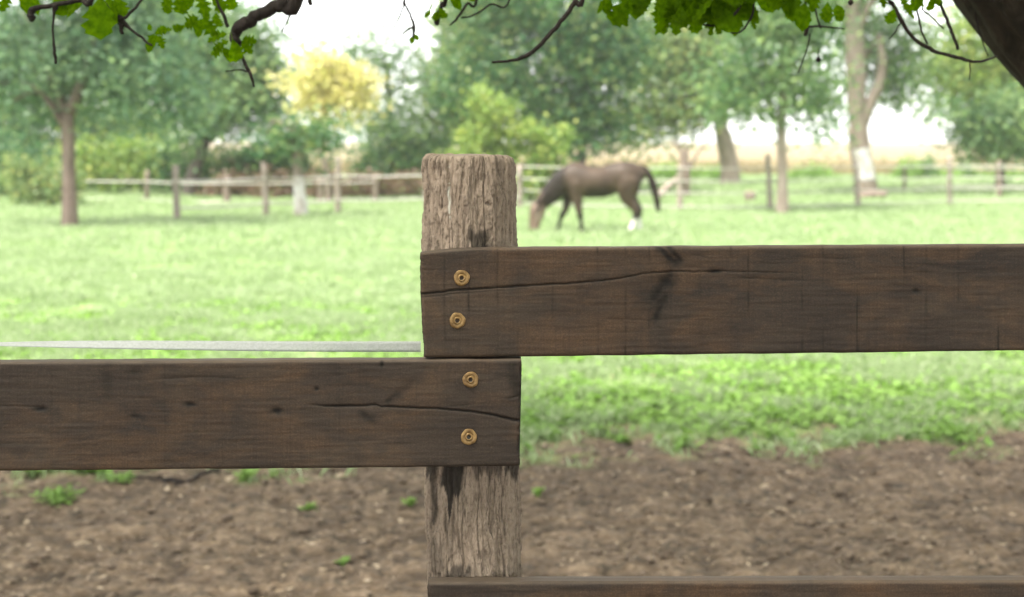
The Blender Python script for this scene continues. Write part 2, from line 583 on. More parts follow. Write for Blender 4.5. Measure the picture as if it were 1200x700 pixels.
# soil clods
def clod_mesh(r, seed):
    rr = random.Random(seed)
    bm = bmesh.new()
    bmesh.ops.create_icosphere(bm, subdivisions=1, radius=1)
    for v in bm.verts:
        v.co *= 0.65 + 0.6 * rr.random()
        v.co.z *= 0.55
    P = np.array([v.co[:] for v in bm.verts]); Fs = [[v.index for v in f.verts] for f in bm.faces]
    bm.free()
    return P, np.array(Fs)
protos = [clod_mesh(1, s) for s in range(5)]
pv, pf, o_ = [], [], 0
n = 5200
yy = 5.0 + 4.2 * RNG.random(n); xx = (RNG.random(n) - .45) * (yy * .78 + 1)
kk = turf_amount(xx, yy) < .5
xx, yy = xx[kk], yy[kk]
zz = ground_z(xx, yy)
for x, y, z in zip(xx, yy, zz):
    P, Fs = protos[random.randrange(5)]
    s = 0.005 + 0.021 * random.random() ** 3.2
    a = random.random() * 6.28
    c, sn = math.cos(a) * s, math.sin(a) * s
    sx = 1 + random.random()
    Q = np.stack([P[:, 0] * c * sx - P[:, 1] * sn + x, P[:, 0] * sn * sx + P[:, 1] * c + y, P[:, 2] * s + z + s * .15], -1)
    pv.append(Q); pf.append(Fs + o_); o_ += len(Q)
tag(mesh_np('soil_clods', np.concatenate(pv), np.concatenate(pf), MAT['clod'], None, True),
    'crumbs and clods of dry earth scattered over the bare soil', None, None, 'stuff')

# ------------------------------------------------------------------ wheat field far behind
xs2 = np.linspace(-400, 400, 260)
ys2 = np.concatenate([np.linspace(70, 90, 40), np.geomspace(91, 620, 50)])
X, Y = np.meshgrid(xs2, ys2)
Z = 0.78 + 0.10 * (fbm(X * 0.4, Y * 0.4, 3) - .5) + 0.0006 * (Y - 70)
Z[0, :] = -0.05
Y = Y + (1.8 * (fbm(X * .3, X * 0 + 7, 3) - .5)) * (Y < 72)
ny, nx = X.shape
idx = np.arange(nx * ny).reshape(ny, nx)
Qd = np.stack([idx[:-1, :-1], idx[:-1, 1:], idx[1:, 1:], idx[1:, :-1]], -1).reshape(-1, 4)
tag(mesh_np('wheat_field', np.stack([X, Y, Z], -1).reshape(-1, 3), Qd, MAT['wheat'], None, True),
    'ripe pale wheat field reaching to the horizon', None, None, 'structure')
n = 30000
y = 68.6 + 6 * RNG.random(n); x = (RNG.random(n) - .5) * 80
h = .55 + .5 * RNG.random(n)
V, Q = blades(x, y, h, .05 + .03 * RNG.random(n), .15 + .25 * RNG.random(n))
tag(mesh_np('wheat_stalks', V, Q, MAT['strawblade'], None, False), 'ripe wheat stalks along the near edge of the field', None, None, 'stuff')


# ------------------------------------------------------------------ board fence in front
FENCE = empty('board_fence', (gx(553, 2.25), 2.25, 0),
              'dark stained board fence with a round weathered timber post in the foreground', 'fence')
PXM = F / 2.14


def polyd(pts, u):
    p = np.array(sorted(pts))
    return np.interp(u, p[:, 0], p[:, 1])


def board(px0, px1, fine0, fine1, top, bot, Yc, slope, xref, thick, cracks, knots, streaks, saws, seed, taper, end0=None, end1=None, chip=None):
    """top/bot: heights in photo rows at the post; laid out in metres along the board, u = photo columns at the post's distance.
    cracks: list of (poly, width_px, depth, dark); knots (u,v,ru,rv,dark); streaks (u0,v0,u1,v1,w,dark)"""
    uf = np.arange(fine0, fine1, 1.15)
    u = np.concatenate([np.linspace(px0, fine0, 40)[:-1] if px0 < fine0 - 5 else [], uf, np.linspace(fine1, px1, 40) if px1 > fine1 + 5 else []])
    nv = int((bot - top) / 1.15)
    v = np.linspace(top, bot, nv)
    U, V = np.meshgrid(u, v, indexing='ij')
    # front relief, metres towards the viewer
    d = 0.0005 * (fbm(U * .03 + seed, V * .25 + seed, 3, .5) - .5) * 2
    d += 0.00022 * (fbm(U * .02 + seed * 3, V * 1.1, 2) - .5) * 2
    d += 0.0008 * (fbm(U * .012 + seed, V * .02 + 2, 2) - .5) * 2
    dark = np.zeros_like(U)
    for poly, w, dep, dk in cracks:
        p = np.array(poly)
        c = polyd(poly, U) + 1.3 * (fbm(U * .11 + seed, U * 0 + 1, 3) - .5)
        inside = sstep(p[:, 0].min() - 1, p[:, 0].min() + 25, U) if p[:, 0].min() > px0 + 4 else np.ones_like(U)
        inside = inside * (1 - sstep(p[:, 0].max() - 25, p[:, 0].max() + 1, U) if p[:, 0].max() < px1 - 4 else 1)
        tp = np.interp(U, [p[:, 0].min(), p[:, 0].max()], taper)
        ww = w * tp * (0.55 + 0.9 * fbm(U * .05 + seed * 2, U * 0 + 5, 2)) + .25
        g_ = np.exp(-((V - c) / ww) ** 2) * inside
        lip = np.exp(-((V - c) / (ww * 4)) ** 2) * inside
        d -= dep * tp * g_ + 0.00012 * lip * tp
        dark = np.maximum(dark, np.clip(g_ * dk * (.45 + .55 * tp), 0, 1))
    for ku, kv, ru, rv, dk in knots:
        q = ((U - ku) / ru) ** 2 + ((V - kv) / rv) ** 2
        nn = fbm(U * .3 + seed, V * .3, 3)
        g_ = np.exp(-q * (0.6 + .8 * nn))
        d -= 0.0018 * g_ * dk
        dark = np.maximum(dark, np.clip(g_ * dk * 1.25, 0, .97))
    for u0, v0, u1, v1, w, dk in streaks:
        L = math.hypot(u1 - u0, v1 - v0)
        tx, ty = (u1 - u0) / L, (v1 - v0) / L
        s = (U - u0) * tx + (V - v0) * ty
        e = -(U - u0) * ty + (V - v0) * tx + 2.2 * (fbm(s * .07 + seed, s * 0, 2) - .5)
        g_ = np.exp(-(e / w) ** 2) * sstep(-4, 8, s) * (1 - sstep(L - 10, L + 4, s))
        d -= 0.0010 * g_ * dk
        dark = np.maximum(dark, np.clip(g_ * dk * (.75 + .8 * fbm(U * .2, V * .2, 2)), 0, .97))
    for su, dk in saws:
        su_ = su + 1.5 * (fbm(V * .03 + su, V * 0, 2) - .5)
        g_ = np.exp(-((U - su_) / 1.3) ** 2) * np.clip(2.6 * (fbm(V * .03 + su, V * 0 + 3, 3) - .33), 0, 1)
        d -= 0.00035 * g_
        dark = np.maximum(dark, g_ * dk)
    # round over the long edges
    rr = 4.5
    et = np.clip((V - top) / rr, 0, 1); eb = np.clip((bot - V) / rr, 0, 1)
    ev = np.minimum(et, eb)
    d -= 0.004 * (1 - np.sqrt(np.clip(1 - (1 - ev) ** 2, 0, 1)))
    edge = (1 - sstep(0.1, .9, et)) * (.4 + .9 * fbm(U * .05 + seed, U * 0 + 9, 3))
    edge = np.clip(edge + .35 * (1 - sstep(0, .8, eb)) * fbm(U * .09, U * 0, 2), 0, 1)
    # irregular sawn ends
    Ue = U.copy()
    if end0:
        Ue += (polyd(end0, V) + 2.4 * (fbm(V * .2 + seed, V * 0, 3) - .5)) * (1 - sstep(px0, px0 + 40, U))
        d -= 0.004 * (1 - sstep(px0, px0 + 3.5, U))
    if end1:
        Ue += (polyd(end1, V) + 2.4 * (fbm(V * .2 + seed, V * 0, 3) - .5)) * sstep(px1 - 40, px1, U)
        d -= 0.004 * sstep(px1 - 3.5, px1, U)
    Vv = V + (V == top) * (1.0 * (fbm(U * .03 + seed, U * 0, 3) - .5)) + (V == bot) * (1.0 * (fbm(U * .03 + seed, U * 0 + 4, 3) - .5))
    if chip:
        Vv = Vv + polyd(chip, U) * np.clip(1 - (V - top) / 30, 0, 1) ** 2
    Xw = (Ue - 600) / F * Yc
    Zw = CH - (Vv - HZ) / F * Yc
    Yw = Yc + slope * (Xw - xref) - d
    xu = (u - 600) / F * Yc
    front = np.stack([Xw, Yw, Zw], -1)
    nu = len(u)
    # rest of the loop: bottom, back, top
    def rest(ring_u, z_edge, y_edge, f):
        pass
    loop = [front[:, j] for j in range(nv)]
    drk = [dark[:, j] for j in range(nv)]
    edg = [edge[:, j] for j in range(nv)]
    yb = Yc + slope * (front[:, -1, 0] - xref) + thick
    def lerp_row(A, t, jx):
        R = A.copy(); R[:, 1] = A[:, 1] * (1 - t) + yb * t
        R[:, 2] += 0.0006 * (fbm(u * .06 + jx, u * 0 + t * 7, 3) - .5) * (0 if t in (0, 1) else 1)
        return R
    for t in (.25, .6, .94, 1.0):
        R = lerp_row(front[:, -1], t, seed); R[:, 2] += (.0 if t < 1 else .003)
        loop.append(R); drk.append(dark[:, -1] * 0); edg.append(np.zeros(nu))
    for t in (1.0, .94, .6, .3, .1):
        R = lerp_row(front[:, 0], t, seed + 3); R[:, 2] -= (.0 if t < 1 else .003)
        loop.append(R); drk.append(dark[:, 0] * 0); edg.append(np.full(nu, .75) if t < 1 else np.zeros(nu))
    L = len(loop)
    A = np.stack(loop, 1)                               # nu x L x 3
    idx = np.arange(nu * L).reshape(nu, L)
    nxt = np.roll(idx, -1, axis=1)
    Qd = np.stack([idx[:-1], nxt[:-1], nxt[1:], idx[1:]], -1).reshape(-1, 4)
    # end caps: strips between front rows and the back line
    cap0 = [tuple(idx[0])]
    cap1 = [tuple(idx[-1][::-1])]
    o = mesh_np('board', A.reshape(-1, 3), [Qd, np.array(cap0), np.array(cap1)], MAT['board'], FENCE, True,
                {'dark': np.stack(drk, 1).ravel(), 'edge': np.stack(edg, 1).ravel()})
    return o


saw_top = [(x + random.uniform(-7, 7), random.uniform(.35, .95)) for x in (522, 552, 582, 611, 641, 701, 731, 762, 826, 856, 887, 947, 978, 1010, 1070, 1100, 1131, 1191)]
YB = 2.14
b_top = board(492, 1560, 492, 1235, 291, 419.5, YB, 0.078, gx(520, YB), .030,
    [([(480, 346), (520, 342), (540, 340), (580, 338), (640, 335), (700, 331.5), (735, 327), (760, 322), (790, 320.5), (860, 321), (930, 323), (960, 324)], .8, .0038, .95),
     ([(480, 349), (540, 344), (580, 341.5), (640, 337)], 0.9, .0015, .6),
     ([(860, 328), (940, 332), (1010, 331), (1060, 333)], 0.8, .0008, .45),
     ([(930, 304), (990, 306), (1050, 303)], 0.8, .0006, .35),
     ([(700, 375), (760, 378), (830, 374), (900, 379)], .9, .0006, .3)],
    [(783, 333, 12, 10, .8), (777, 357, 9, 10, .6), (772, 373, 7, 10, .5), (768, 352, 24, 26, .25), (794, 309, 12, 7, .7), (842, 320.5, 9, 3, .95), (1086, 346, 4.5, 3, .75), (1010, 395, 12, 4, .25), (700, 290, 3, 2, .4)],
    [(768, 286, 798, 314, 4.5, .85), (781, 286, 806, 313, 4, .75), (792, 318, 764, 358, 6, .75), (784, 345, 768, 384, 5, .7), (798, 325, 790, 350, 4, .3), (757, 330, 745, 370, 9, .18), (812, 300, 840, 306, 1.2, .35)],
    saw_top, 3, (1.15, .25), end0=[(291, 0), (330, .5), (419, 4.5)], chip=[(492, 5.5), (505, 4), (530, 1.8), (560, 0.3), (1560, 0)])
tag(b_top, 'upper board running right from the post')
b_low = board(-560, 612, -40, 612, 421.5, 547.5, YB, 0.040, gx(560, YB), .030,
    [([(360, 473), (395, 475.5), (425, 475), (441, 473.5), (448, 476), (480, 477.5), (514, 479), (557, 483.5), (580, 487.5), (612, 494.5)], .9, .004, .95),
     ([(590, 470), (600, 467), (612, 464)], 1.0, .002, .7),
     ([(180, 443), (230, 440), (290, 442)], .8, .0008, .35),
     ([(-30, 470), (40, 473), (70, 474)], .9, .0008, .35),
     ([(515, 478), (530, 476.5), (560, 474)], .9, .0012, .5)],
    [(54, 476, 8, 2.6, .95), (162, 485, 7, 3, .6), (226, 472, 7, 2.8, .95), (326, 480, 7, 3.6, .95), (372, 455, 3, 2.4, .9), (162, 434, 6, 5, .35), (448, 427, 2.2, 4, .9), (130, 445, 7, 26, .35), (400, 475, 22, 2, .6)],
    [(470, 458, 450, 473, 4, .6), (488, 440, 468, 462, 4, .25), (420, 479, 442, 497, 4.5, .5), (600, 424, 609, 470, 8, .5)],
    [(x, random.uniform(.06, .2)) for x in (66, 196, 262, 330, 398, 534)], 11, (.8, 1.0), end1=[(421, 0), (470, -1.5), (500, -2.2), (520, -3), (547, -2)])
tag(b_low, 'lower board running left from the post')
b_bot = board(501, 1560, 501, 1235, 683, 811, YB, 0.008, gx(520, YB), .030, [], [(760, 705, 8, 5, .5)], [], [(x, .15) for x in (600, 690, 800, 950)], 23, (1, 1), end0=[(683, 0), (811, 2)])
tag(b_bot, 'lowest board cut off by the bottom of the picture')


def screw(px, py, bd, rot, hs_, slope, xref):
    X = gx(px, YB); Yc = YB + slope * (X - xref); c = Vector((X, Yc, CH - (py - HZ) / F * YB))
    R = 9.3 / PXM
    prof = [(R, 0.0012), (R * 1.0, -.0012), (R * .95, -.0019), (R * .55, -.0016), (R * .51, -.0010), (R * .47, -.0012), (R * .44, -.0024), (R * .38, -.0029), (R * .25, -.0027), (R * .22, .0006), (0.0001, .0006)]
    S = 40
    V, Fc, mi = [], [], []
    for (r, y) in prof:
        for k in range(S):
            a = k * 2 * math.pi / S + rot
            rr = r * (1 + .03 * math.sin(3 * a + px) + .02 * math.sin(7 * a))
            if abs(r - R * .25) < 1e-6 or abs(r - R * .22) < 1e-6:           # hexagonal socket
                rr = r / max(math.cos((a % (math.pi / 3)) - math.pi / 6), .6)
            V.append((c.x + rr * math.cos(a), c.y + y + slope * rr * math.cos(a) + .0007 * math.sin(a + rot), c.z + rr * math.sin(a)))
    for i in range(len(prof) - 1):
        for k in range(S):
            Fc.append((i * S + k, i * S + (k + 1) % S, (i + 1) * S + (k + 1) % S, (i + 1) * S + k))
            mi.append(1 if i >= 8 else 0)
    m = MB().add(V, Fc)
    o = m.build('screw', [MAT['brass'], MAT['steel']], bd)
    o.data.polygons.foreach_set('material_index', mi)
    o['label'] = 'brass coloured screw head with washer'
    return o


screw(541, 326, b_top, .3, 1, .078, gx(520, YB))
screw(536, 376, b_top, .9, 1, .078, gx(520, YB))
screw(551.5, 445, b_low, .2, 1, .040, gx(560, YB))
screw(549.5, 512, b_low, .7, 1, .040, gx(560, YB))


def post(name, cx_top, cx_bot, Yc, ztop, R0, seed, detail=True, label=None):
    nth = 420 if detail else 60
    zs = np.concatenate([np.linspace(-.3, .98, 24)[:-1], np.linspace(.98, ztop, 420 if detail else 40)])
    th = np.arange(nth) * 2 * math.pi / nth
    ZZ, TH = np.meshgrid(zs, th, indexing='ij')
    s = TH / (2 * math.pi)
    # periodic vertical ridges: noise on a circle
    cx_, cy_ = np.cos(TH) , np.sin(TH)
    wob = 0.7 * (fbm(ZZ * 9 + seed, s * 24, 3) - .5)
    q = s * 2 * math.pi * 1.0
    def pn(fq, zf, sd, o=3):
        return fbm((TH + wob * .5) * fq / 1.0 + sd, ZZ * zf + sd * .7, o, .55)
    blend = sstep(2 * math.pi - .5, 2 * math.pi, TH)
    def pnb(fq, zf, sd, o=3):
        a = pn(fq, zf, sd, o)
        b = fbm((TH - 2 * math.pi + wob * .5) * fq + sd, ZZ * zf + sd * .7, o, .55)
        return a * (1 - blend) + b * blend
    ridge = 1 - np.abs(pnb(6, 2.2, seed) - .5) * 4
    ridge2 = 1 - np.abs(pnb(11, 5, seed + 9) - .5) * 4
    grv = np.clip(sstep(.86, .99, ridge), 0, 1)
    grv2 = np.clip(sstep(.88, .99, ridge2), 0, 1)
    nlow = pnb(1.2, 2, seed + 4)
    def plates(fq, zf, sd, lv):                   # flat bark plates with sharp broken edges
        q_ = pnb(fq, zf, sd, 4) * lv
        fr = q_ - np.floor(q_)
        return (np.floor(q_) + sstep(.0, .16, fr)) / lv, np.exp(-((fr - .06) / .09) ** 2)
    p1, e1 = plates(6.5, 11, seed + 21, 10)
    p2, e2 = plates(14, 36, seed + 47, 8)
    fl = p1
    R = R0 * (1 + .05 * (nlow - .5)) + .0150 * (p1 - .5) + .0080 * (p2 - .5) - .0024 * grv - .0012 * grv2 + .0014 * (pnb(30, 50, seed + 2) - .5)
    # rounded, chewed top edge
    et = np.clip((ztop - ZZ) / .014, 0, 1)
    R = R - .011 * (1 - np.sqrt(np.clip(1 - (1 - et) ** 2, 0, 1))) * (-.1 + 1.8 * pnb(1.3, 1, seed + 14))
    Zt = ZZ + (et < 1) * (.012 * (pnb(1.6, 1, seed + 31) - .5) + .004 * (pnb(14, 1, seed + 33) - .5))
    t = (ZZ - .98) / (ztop - .98)
    cx = cx_bot + (cx_top - cx_bot) * t
    Xw = cx + R * np.cos(TH); Yw = Yc + R * np.sin(TH)
    V = np.stack([Xw, Yw, Zt], -1).reshape(-1, 3)
    nz = len(zs)
    idx = np.arange(nz * nth).reshape(nz, nth)
    nxt = np.roll(idx, -1, 1)
    Qd = np.stack([idx[:-1], nxt[:-1], nxt[1:], idx[1:]], -1).reshape(-1, 4)
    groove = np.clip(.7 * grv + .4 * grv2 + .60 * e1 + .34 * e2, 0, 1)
    # rounded end grain on top
    k0 = nz * nth
    ex, eidx = [], [idx[-1]]
    for f in (.93, .8, .6, .35, .1):
        rr = .93 * f
        c0 = V[idx[-1]]
        cen = np.array([cx_top, Yc, ztop])
        P = cen + (c0 - cen) * f
        P[:, 2] = ztop + .003 * (1 - f) + .002 * (fbm(P[:, 0] * 60, P[:, 1] * 60, 3) - .5)
        ex.append(P); eidx.append(k0 + np.arange(nth)); k0 += nth
    V = np.vstack([V] + ex)
    tq = [np.stack([eidx[i], np.roll(eidx[i], -1), np.roll(eidx[i + 1], -1), eidx[i + 1]], -1) for i in range(5)]
    Qd = np.vstack([Qd] + tq)
    groove = np.concatenate([groove.ravel(), np.full(5 * nth, .25)])
    # paint drips plus painted shade under the lower board, and a pale lichen seam
    pxs = 600 + F * V[:, 0] / (Yc - R0 * .75); pys = HZ + F * (CH - V[:, 2]) / (Yc - R0 * .75)
    frontm = V[:, 1] < Yc
    dark = np.zeros(len(V)); pale = np.zeros(len(V))
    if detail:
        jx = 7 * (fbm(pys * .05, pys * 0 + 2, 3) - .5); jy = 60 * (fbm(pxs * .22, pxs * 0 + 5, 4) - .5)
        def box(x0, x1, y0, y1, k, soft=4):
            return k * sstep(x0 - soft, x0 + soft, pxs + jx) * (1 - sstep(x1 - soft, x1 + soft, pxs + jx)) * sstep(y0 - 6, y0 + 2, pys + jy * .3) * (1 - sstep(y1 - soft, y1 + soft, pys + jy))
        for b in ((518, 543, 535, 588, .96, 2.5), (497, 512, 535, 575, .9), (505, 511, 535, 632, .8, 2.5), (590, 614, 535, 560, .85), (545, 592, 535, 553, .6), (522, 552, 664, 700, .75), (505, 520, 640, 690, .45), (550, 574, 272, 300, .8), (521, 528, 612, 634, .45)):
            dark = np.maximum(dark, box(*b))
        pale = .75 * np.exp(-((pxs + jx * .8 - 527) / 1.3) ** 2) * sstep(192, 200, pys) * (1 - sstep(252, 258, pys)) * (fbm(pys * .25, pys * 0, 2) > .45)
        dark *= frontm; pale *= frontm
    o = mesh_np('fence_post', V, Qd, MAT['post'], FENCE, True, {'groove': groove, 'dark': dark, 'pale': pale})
    if label: o['label'] = label
    return o


YP = 2.14 + .030 + .0745
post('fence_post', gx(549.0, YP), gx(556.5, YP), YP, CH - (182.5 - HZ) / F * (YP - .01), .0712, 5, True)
# the posts the boards run to, just outside the picture
post('fence_post', gx(-520, YP), gx(-520, YP), YP - .04, 1.62, .07, 15, False)
post('fence_post', gx(1520, YP), gx(1520, YP), YP + .11, 1.75, .07, 25, False)

# white tape strung behind the lower board
def tape():
    u = np.linspace(-520, 493, 260)
    t = (u + 520) / 1013
    Yt = 2.16 + .09 * t
    yc = 403.5 + 3.0 * sstep(0, 420, u) - 3 * (1 - sstep(-500, 0, u))
    w = np.interp(u, [-520, -200, -60, 0, 80, 160, 400, 500], [6, 6, 3, 1.5, 3.5, 4.6, 6.0, 6.05])             # half width seen: it twists on the left
    hw = 6.1
    ang = np.arccos(np.clip(w / hw, 0, 1))
    V = []
    for k in np.linspace(-1, 1, 5):
        for i in range(len(u)):
            p = at(u[i], yc[i] + k * hw * math.cos(ang[i]), Yt[i])
            V.append((p.x, p.y - k * hw / F * 2.2 * math.sin(ang[i]), p.z))
    V = np.array(V)
    N = len(u)
    Vb = V + np.array([0, .0012, 0])
    idx = np.arange(5 * N).reshape(5, N)
    q = np.stack([idx[:-1, :-1], idx[:-1, 1:], idx[1:, 1:], idx[1:, :-1]], -1).reshape(-1, 4)
    q2 = q[:, ::-1] + 5 * N
    e1 = np.stack([idx[0, :-1], idx[0, :-1] + 5 * N, idx[0, 1:] + 5 * N, idx[0, 1:]], -1)
    e2 = np.stack([idx[-1, :-1], idx[-1, 1:], idx[-1, 1:] + 5 * N, idx[-1, :-1] + 5 * N], -1)
    o = mesh_np('fence_tape', np.vstack([V, Vb]), [q, q2, e1, e2], MAT['tape'], None, True)
    return tag(o, 'white woven electric fence tape strung left of the foreground post', 'tape')
tape()


# ------------------------------------------------------------------ background trees
def leaf_cloud(blobs, n_leaves, size, cluster=26, spread=.45, flat=.7, seed=0):
    """blobs: (cx,cy,cz,rx,ry,rz,weight). Clusters of small leaves set through the volume, denser outwards."""
    rg = np.random.default_rng(seed)
    w = np.array([b[6] * (b[3] * b[4] * b[5]) ** (2 / 3) for b in blobs]); w /= w.sum()
    nc = max(8, n_leaves // cluster)
    bi = rg.choice(len(blobs), nc, p=w)
    B = np.array(blobs)[bi]
    d = rg.normal(size=(nc, 3)); d /= np.linalg.norm(d, axis=1)[:, None]
    r = rg.random(nc) ** (1 / 2.2)
    C = B[:, :3] + d * r[:, None] * B[:, 3:6]
    L = np.repeat(C, cluster, 0)
    sz = np.repeat(.6 + .8 * rg.random(nc), cluster)
    off_ = rg.normal(size=L.shape) * spread * sz[:, None]
    off_[:, 2] *= flat
    P = L + off_
    n = len(P)
    a = rg.normal(size=(n, 3)); a[:, 2] *= .6; a /= np.linalg.norm(a, axis=1)[:, None]
    b = rg.normal(size=(n, 3)); b -= a * (a * b).sum(1)[:, None]; b /= np.linalg.norm(b, axis=1)[:, None]
    s = (size * (.6 + .8 * rg.random(n)))[:, None]
    V = np.empty((n, 4, 3))
    V[:, 0] = P - a * s; V[:, 1] = P + b * s * .5; V[:, 2] = P + a * s; V[:, 3] = P - b * s * .5
    return V.reshape(-1, 3), np.arange(4 * n).reshape(n, 4), C


def bank(blobs, Y):
    """photo-pixel ellipses at distance Y -> world blobs; (px,py,rx,ry[,weight[,depth]])"""
    out = []
    for b in blobs:
        p = at(b[0], b[1], Y)
        k = Y / F
        rd = (b[2] + b[3]) / 2 * k * .9
        out.append((p.x, p.y + (b[5] if len(b) > 5 else 0), p.z, b[2] * k, rd, b[3] * k, b[4] if len(b) > 4 else 1))
    return out


def tree(name, label, base_px, Y, trunk, blobs, leaves, size, mat, barkm, group=None, limbs=9, spread=.42, seed=1, lime=None, extra=None, cat='tree'):
    """trunk: list of (px, py, radius_px) from the foot up"""
    k = Y / F
    root = empty(name, (gx(base_px, Y), Y, 0), label, cat, group)
    Bk = bank(blobs, Y)
    V, Q, C = leaf_cloud(Bk, leaves, size, 60, spread * 1.1, .7, seed)
    rr = random.Random(seed)
    m = MB()
    pts = [(*at(p[0], p[1], Y), p[2] * k) for p in trunk]
    pts[0] = (pts[0][0], pts[0][1], -.15, pts[0][3] * 1.25)
    sp = spline(pts, max(10, 5 * len(pts)))
    m.tube(sp[:, :3], np.maximum(sp[:, 3], .012), 12)
    top = sp[-1]
    for i in range(limbs):
        c = C[rr.randrange(len(C))]
        j = int(len(sp) * rr.uniform(.5, .98))
        s = sp[min(j, len(sp) - 1)]
        c = np.array(c)
        if c[2] < s[2] - .2:
            c[2] = s[2] + rr.uniform(0, .6)
        mid = (s[:3] + c) / 2 + np.array([rr.uniform(-.2, .2), rr.uniform(-.2, .2), rr.uniform(.1, .45)])
        q = spline([s[:3], mid, c], 8)
        m.tube(q, np.linspace(max(s[3] * .5, .02), .012, 8), 6)
    for e in (extra or []):
        q = spline([(*at(p[0], p[1], Y), p[2] * k) for p in e], 12)
        m.tube(q[:, :3], np.maximum(q[:, 3], .01), 8)
    m.build('trunk', barkm, root)
    if lime:
        y0, y1 = lime                                   # painted band: a skin 4 mm proud of the bark
        rows = [s for s in sp if at(0, y1, Y).z - .02 <= s[2] <= at(0, y0, Y).z]
        if len(rows) >= 2:
            rows = np.array(rows)
            MB().tube(rows[:, :3], rows[:, 3] + .006, 14, cap=False).build('limewash_band', MAT['lime'], root)
    cr = mesh_np('crown', V, Q, mat, root, False)
    return root


tree('tree', 'bluish green tree with a forked reddish trunk at the far left of the lawn', 82, 29,
     [(82, 268, 9), (81, 220, 8.2), (80, 165, 7.8), (79, 135, 7.5)],
     [(80, 40, 105, 75, .9, .8), (20, 70, 70, 62), (165, 85, 60, 52), (60, 120, 70, 26, .7, .8), (190, 130, 45, 28, .9), (100, -60, 110, 60), (140, 20, 70, 60), (215, 100, 30, 36, .7)],
     25000, .068, MAT['blue'], MAT['bark_red'], seed=1, spread=.36, limbs=4,
     extra=[[(79, 137, 7), (92, 105, 6), (101, 75, 5), (112, 30, 3.5), (118, -40, 2)], [(78, 140, 6), (68, 115, 4.5), (50, 70, 3), (30, 10, 2)]])
tree('tree', 'broad mid green tree with a short dark trunk behind the left paddock fence', 228, 45,
     [(222, 237, 9), (226, 205, 8), (238, 175, 6), (246, 150, 4)],
     [(250, 100, 62, 55), (215, 50, 55, 60), (290, 110, 42, 44), (322, 145, 30, 20, .8), (270, 30, 50, 45, .8), (300, 60, 34, 40, .7), (255, 150, 60, 22, .9), (325, 95, 26, 34, .5), (335, 135, 24, 22, .6)],
     22000, .095, MAT['mid'], MAT['bark_dark'], seed=2, spread=.5)
tree('tree', 'small dark tree with a whitewashed trunk standing in the paddock fence line', 351, 33,
     [(354, 256, 7.5), (351, 225, 7), (349, 190, 7), (347, 165, 6), (345, 145, 4)],
     [(338, 161, 20, 9), (318, 166, 13, 6), (372, 160, 19, 9), (354, 148, 10, 9, .6), (388, 168, 9, 5)],
     1700, .075, MAT['dark'], MAT['bark_pale'], seed=3, lime=(206, 252), limbs=6, spread=.3)
tree('tree', 'pale yellow leaved tree, the only yellow one in the row', 385, 41,
     [(386, 237, 4), (384, 205, 3.5), (377, 175, 3), (380, 130, 2.5), (388, 90, 1.6)],
     [(382, 82, 28, 16), (360, 98, 20, 10), (406, 94, 24, 13), (384, 116, 38, 12), (358, 126, 14, 6, .6), (420, 126, 20, 7, .6), (392, 140, 26, 8, .5), (374, 66, 10, 7, .4), (408, 112, 28, 8, .6)],
     5200, .095, MAT['yellow'], MAT['bark_brown'], seed=4, limbs=7, spread=.24)
tree('tree', 'thin crowned green tree with sky showing through, left of the post top', 462, 50,
     [(463, 237, 5), (463, 200, 4.2), (460, 150, 3.4), (455, 100, 2.4), (450, 62, 1.4)],
     [(455, 75, 44, 26, .5), (480, 115, 42, 26, .55), (440, 145, 34, 26, .7), (470, 165, 44, 24, 1), (425, 55, 22, 20, .25), (505, 85, 24, 30, .4), (440, 25, 30, 20, .3), (385, 45, 30, 14, .35), (350, 45, 20, 14, .3)],
     8600, .085, MAT['mid'], MAT['bark_dark'], seed=5, limbs=9, spread=.5)
tree('tree', 'largest tree of the row, dense and dark green, behind the horse', 680, 46,
     [(681, 232, 6), (681, 195, 5.5), (684, 150, 6), (682, 90, 5), (676, 20, 3)],
     [(650, 60, 80, 70), (600, 100, 58, 55), (700, 100, 48, 60), (690, 20, 70, 60), (560, 90, 40, 60), (590, -10, 70, 60), (660, 140, 60, 36), (720, 60, 35, 50), (700, 160, 35, 16)],
     36000, .095, MAT['dark'], MAT['bark_dark'], seed=6, spread=.5, limbs=12)
tree('tree', 'olive toned tree crown reaching up left of the largest dark tree', 545, 52,
     [(548, 234, 5), (548, 190, 5), (550, 120, 4), (556, 40, 2.5)],
     [(556, 40, 40, 44), (535, 90, 34, 46), (580, 0, 44, 40), (548, 140, 42, 34), (520, 160, 26, 24)],
     13000, .12, MAT['pale'], MAT['bark_brown'], seed=16, spread=.5)
tree('tree', 'light green weeping tree right of the largest dark tree', 858, 54,
     [(856, 221, 11), (855, 195, 11), (849, 165, 10), (842, 140, 7), (830, 100, 5)],
     [(790, 70, 58, 62), (770, 130, 36, 32), (815, 30, 54, 50), (760, 50, 30, 50), (740, 145, 44, 20), (835, 90, 36, 46, .8), (800, 125, 42, 24), (850, 20, 50, 50, .7)],
     20000, .12, MAT['pale'], MAT['bark_grey'], seed=7, spread=.55)
tree('tree', 'straight trunked green tree in the middle of the right hand paddock fence', 917, 35,
     [(917, 251, 7), (917, 215, 6.2), (916, 160, 5.6), (917, 90, 5.2), (917, 20, 4)],
     [(905, 85, 48, 40, .8), (870, 105, 40, 34, .75), (950, 115, 38, 30, .6), (915, 20, 62, 42), (880, 55, 40, 36, .8), (960, 35, 30, 28, .35), (930, -40, 80, 40), (965, 140, 26, 16, .5), (860, 130, 30, 16, .5)],
     13500, .085, MAT['mid'], MAT['bark_grey'], seed=8, spread=.42)
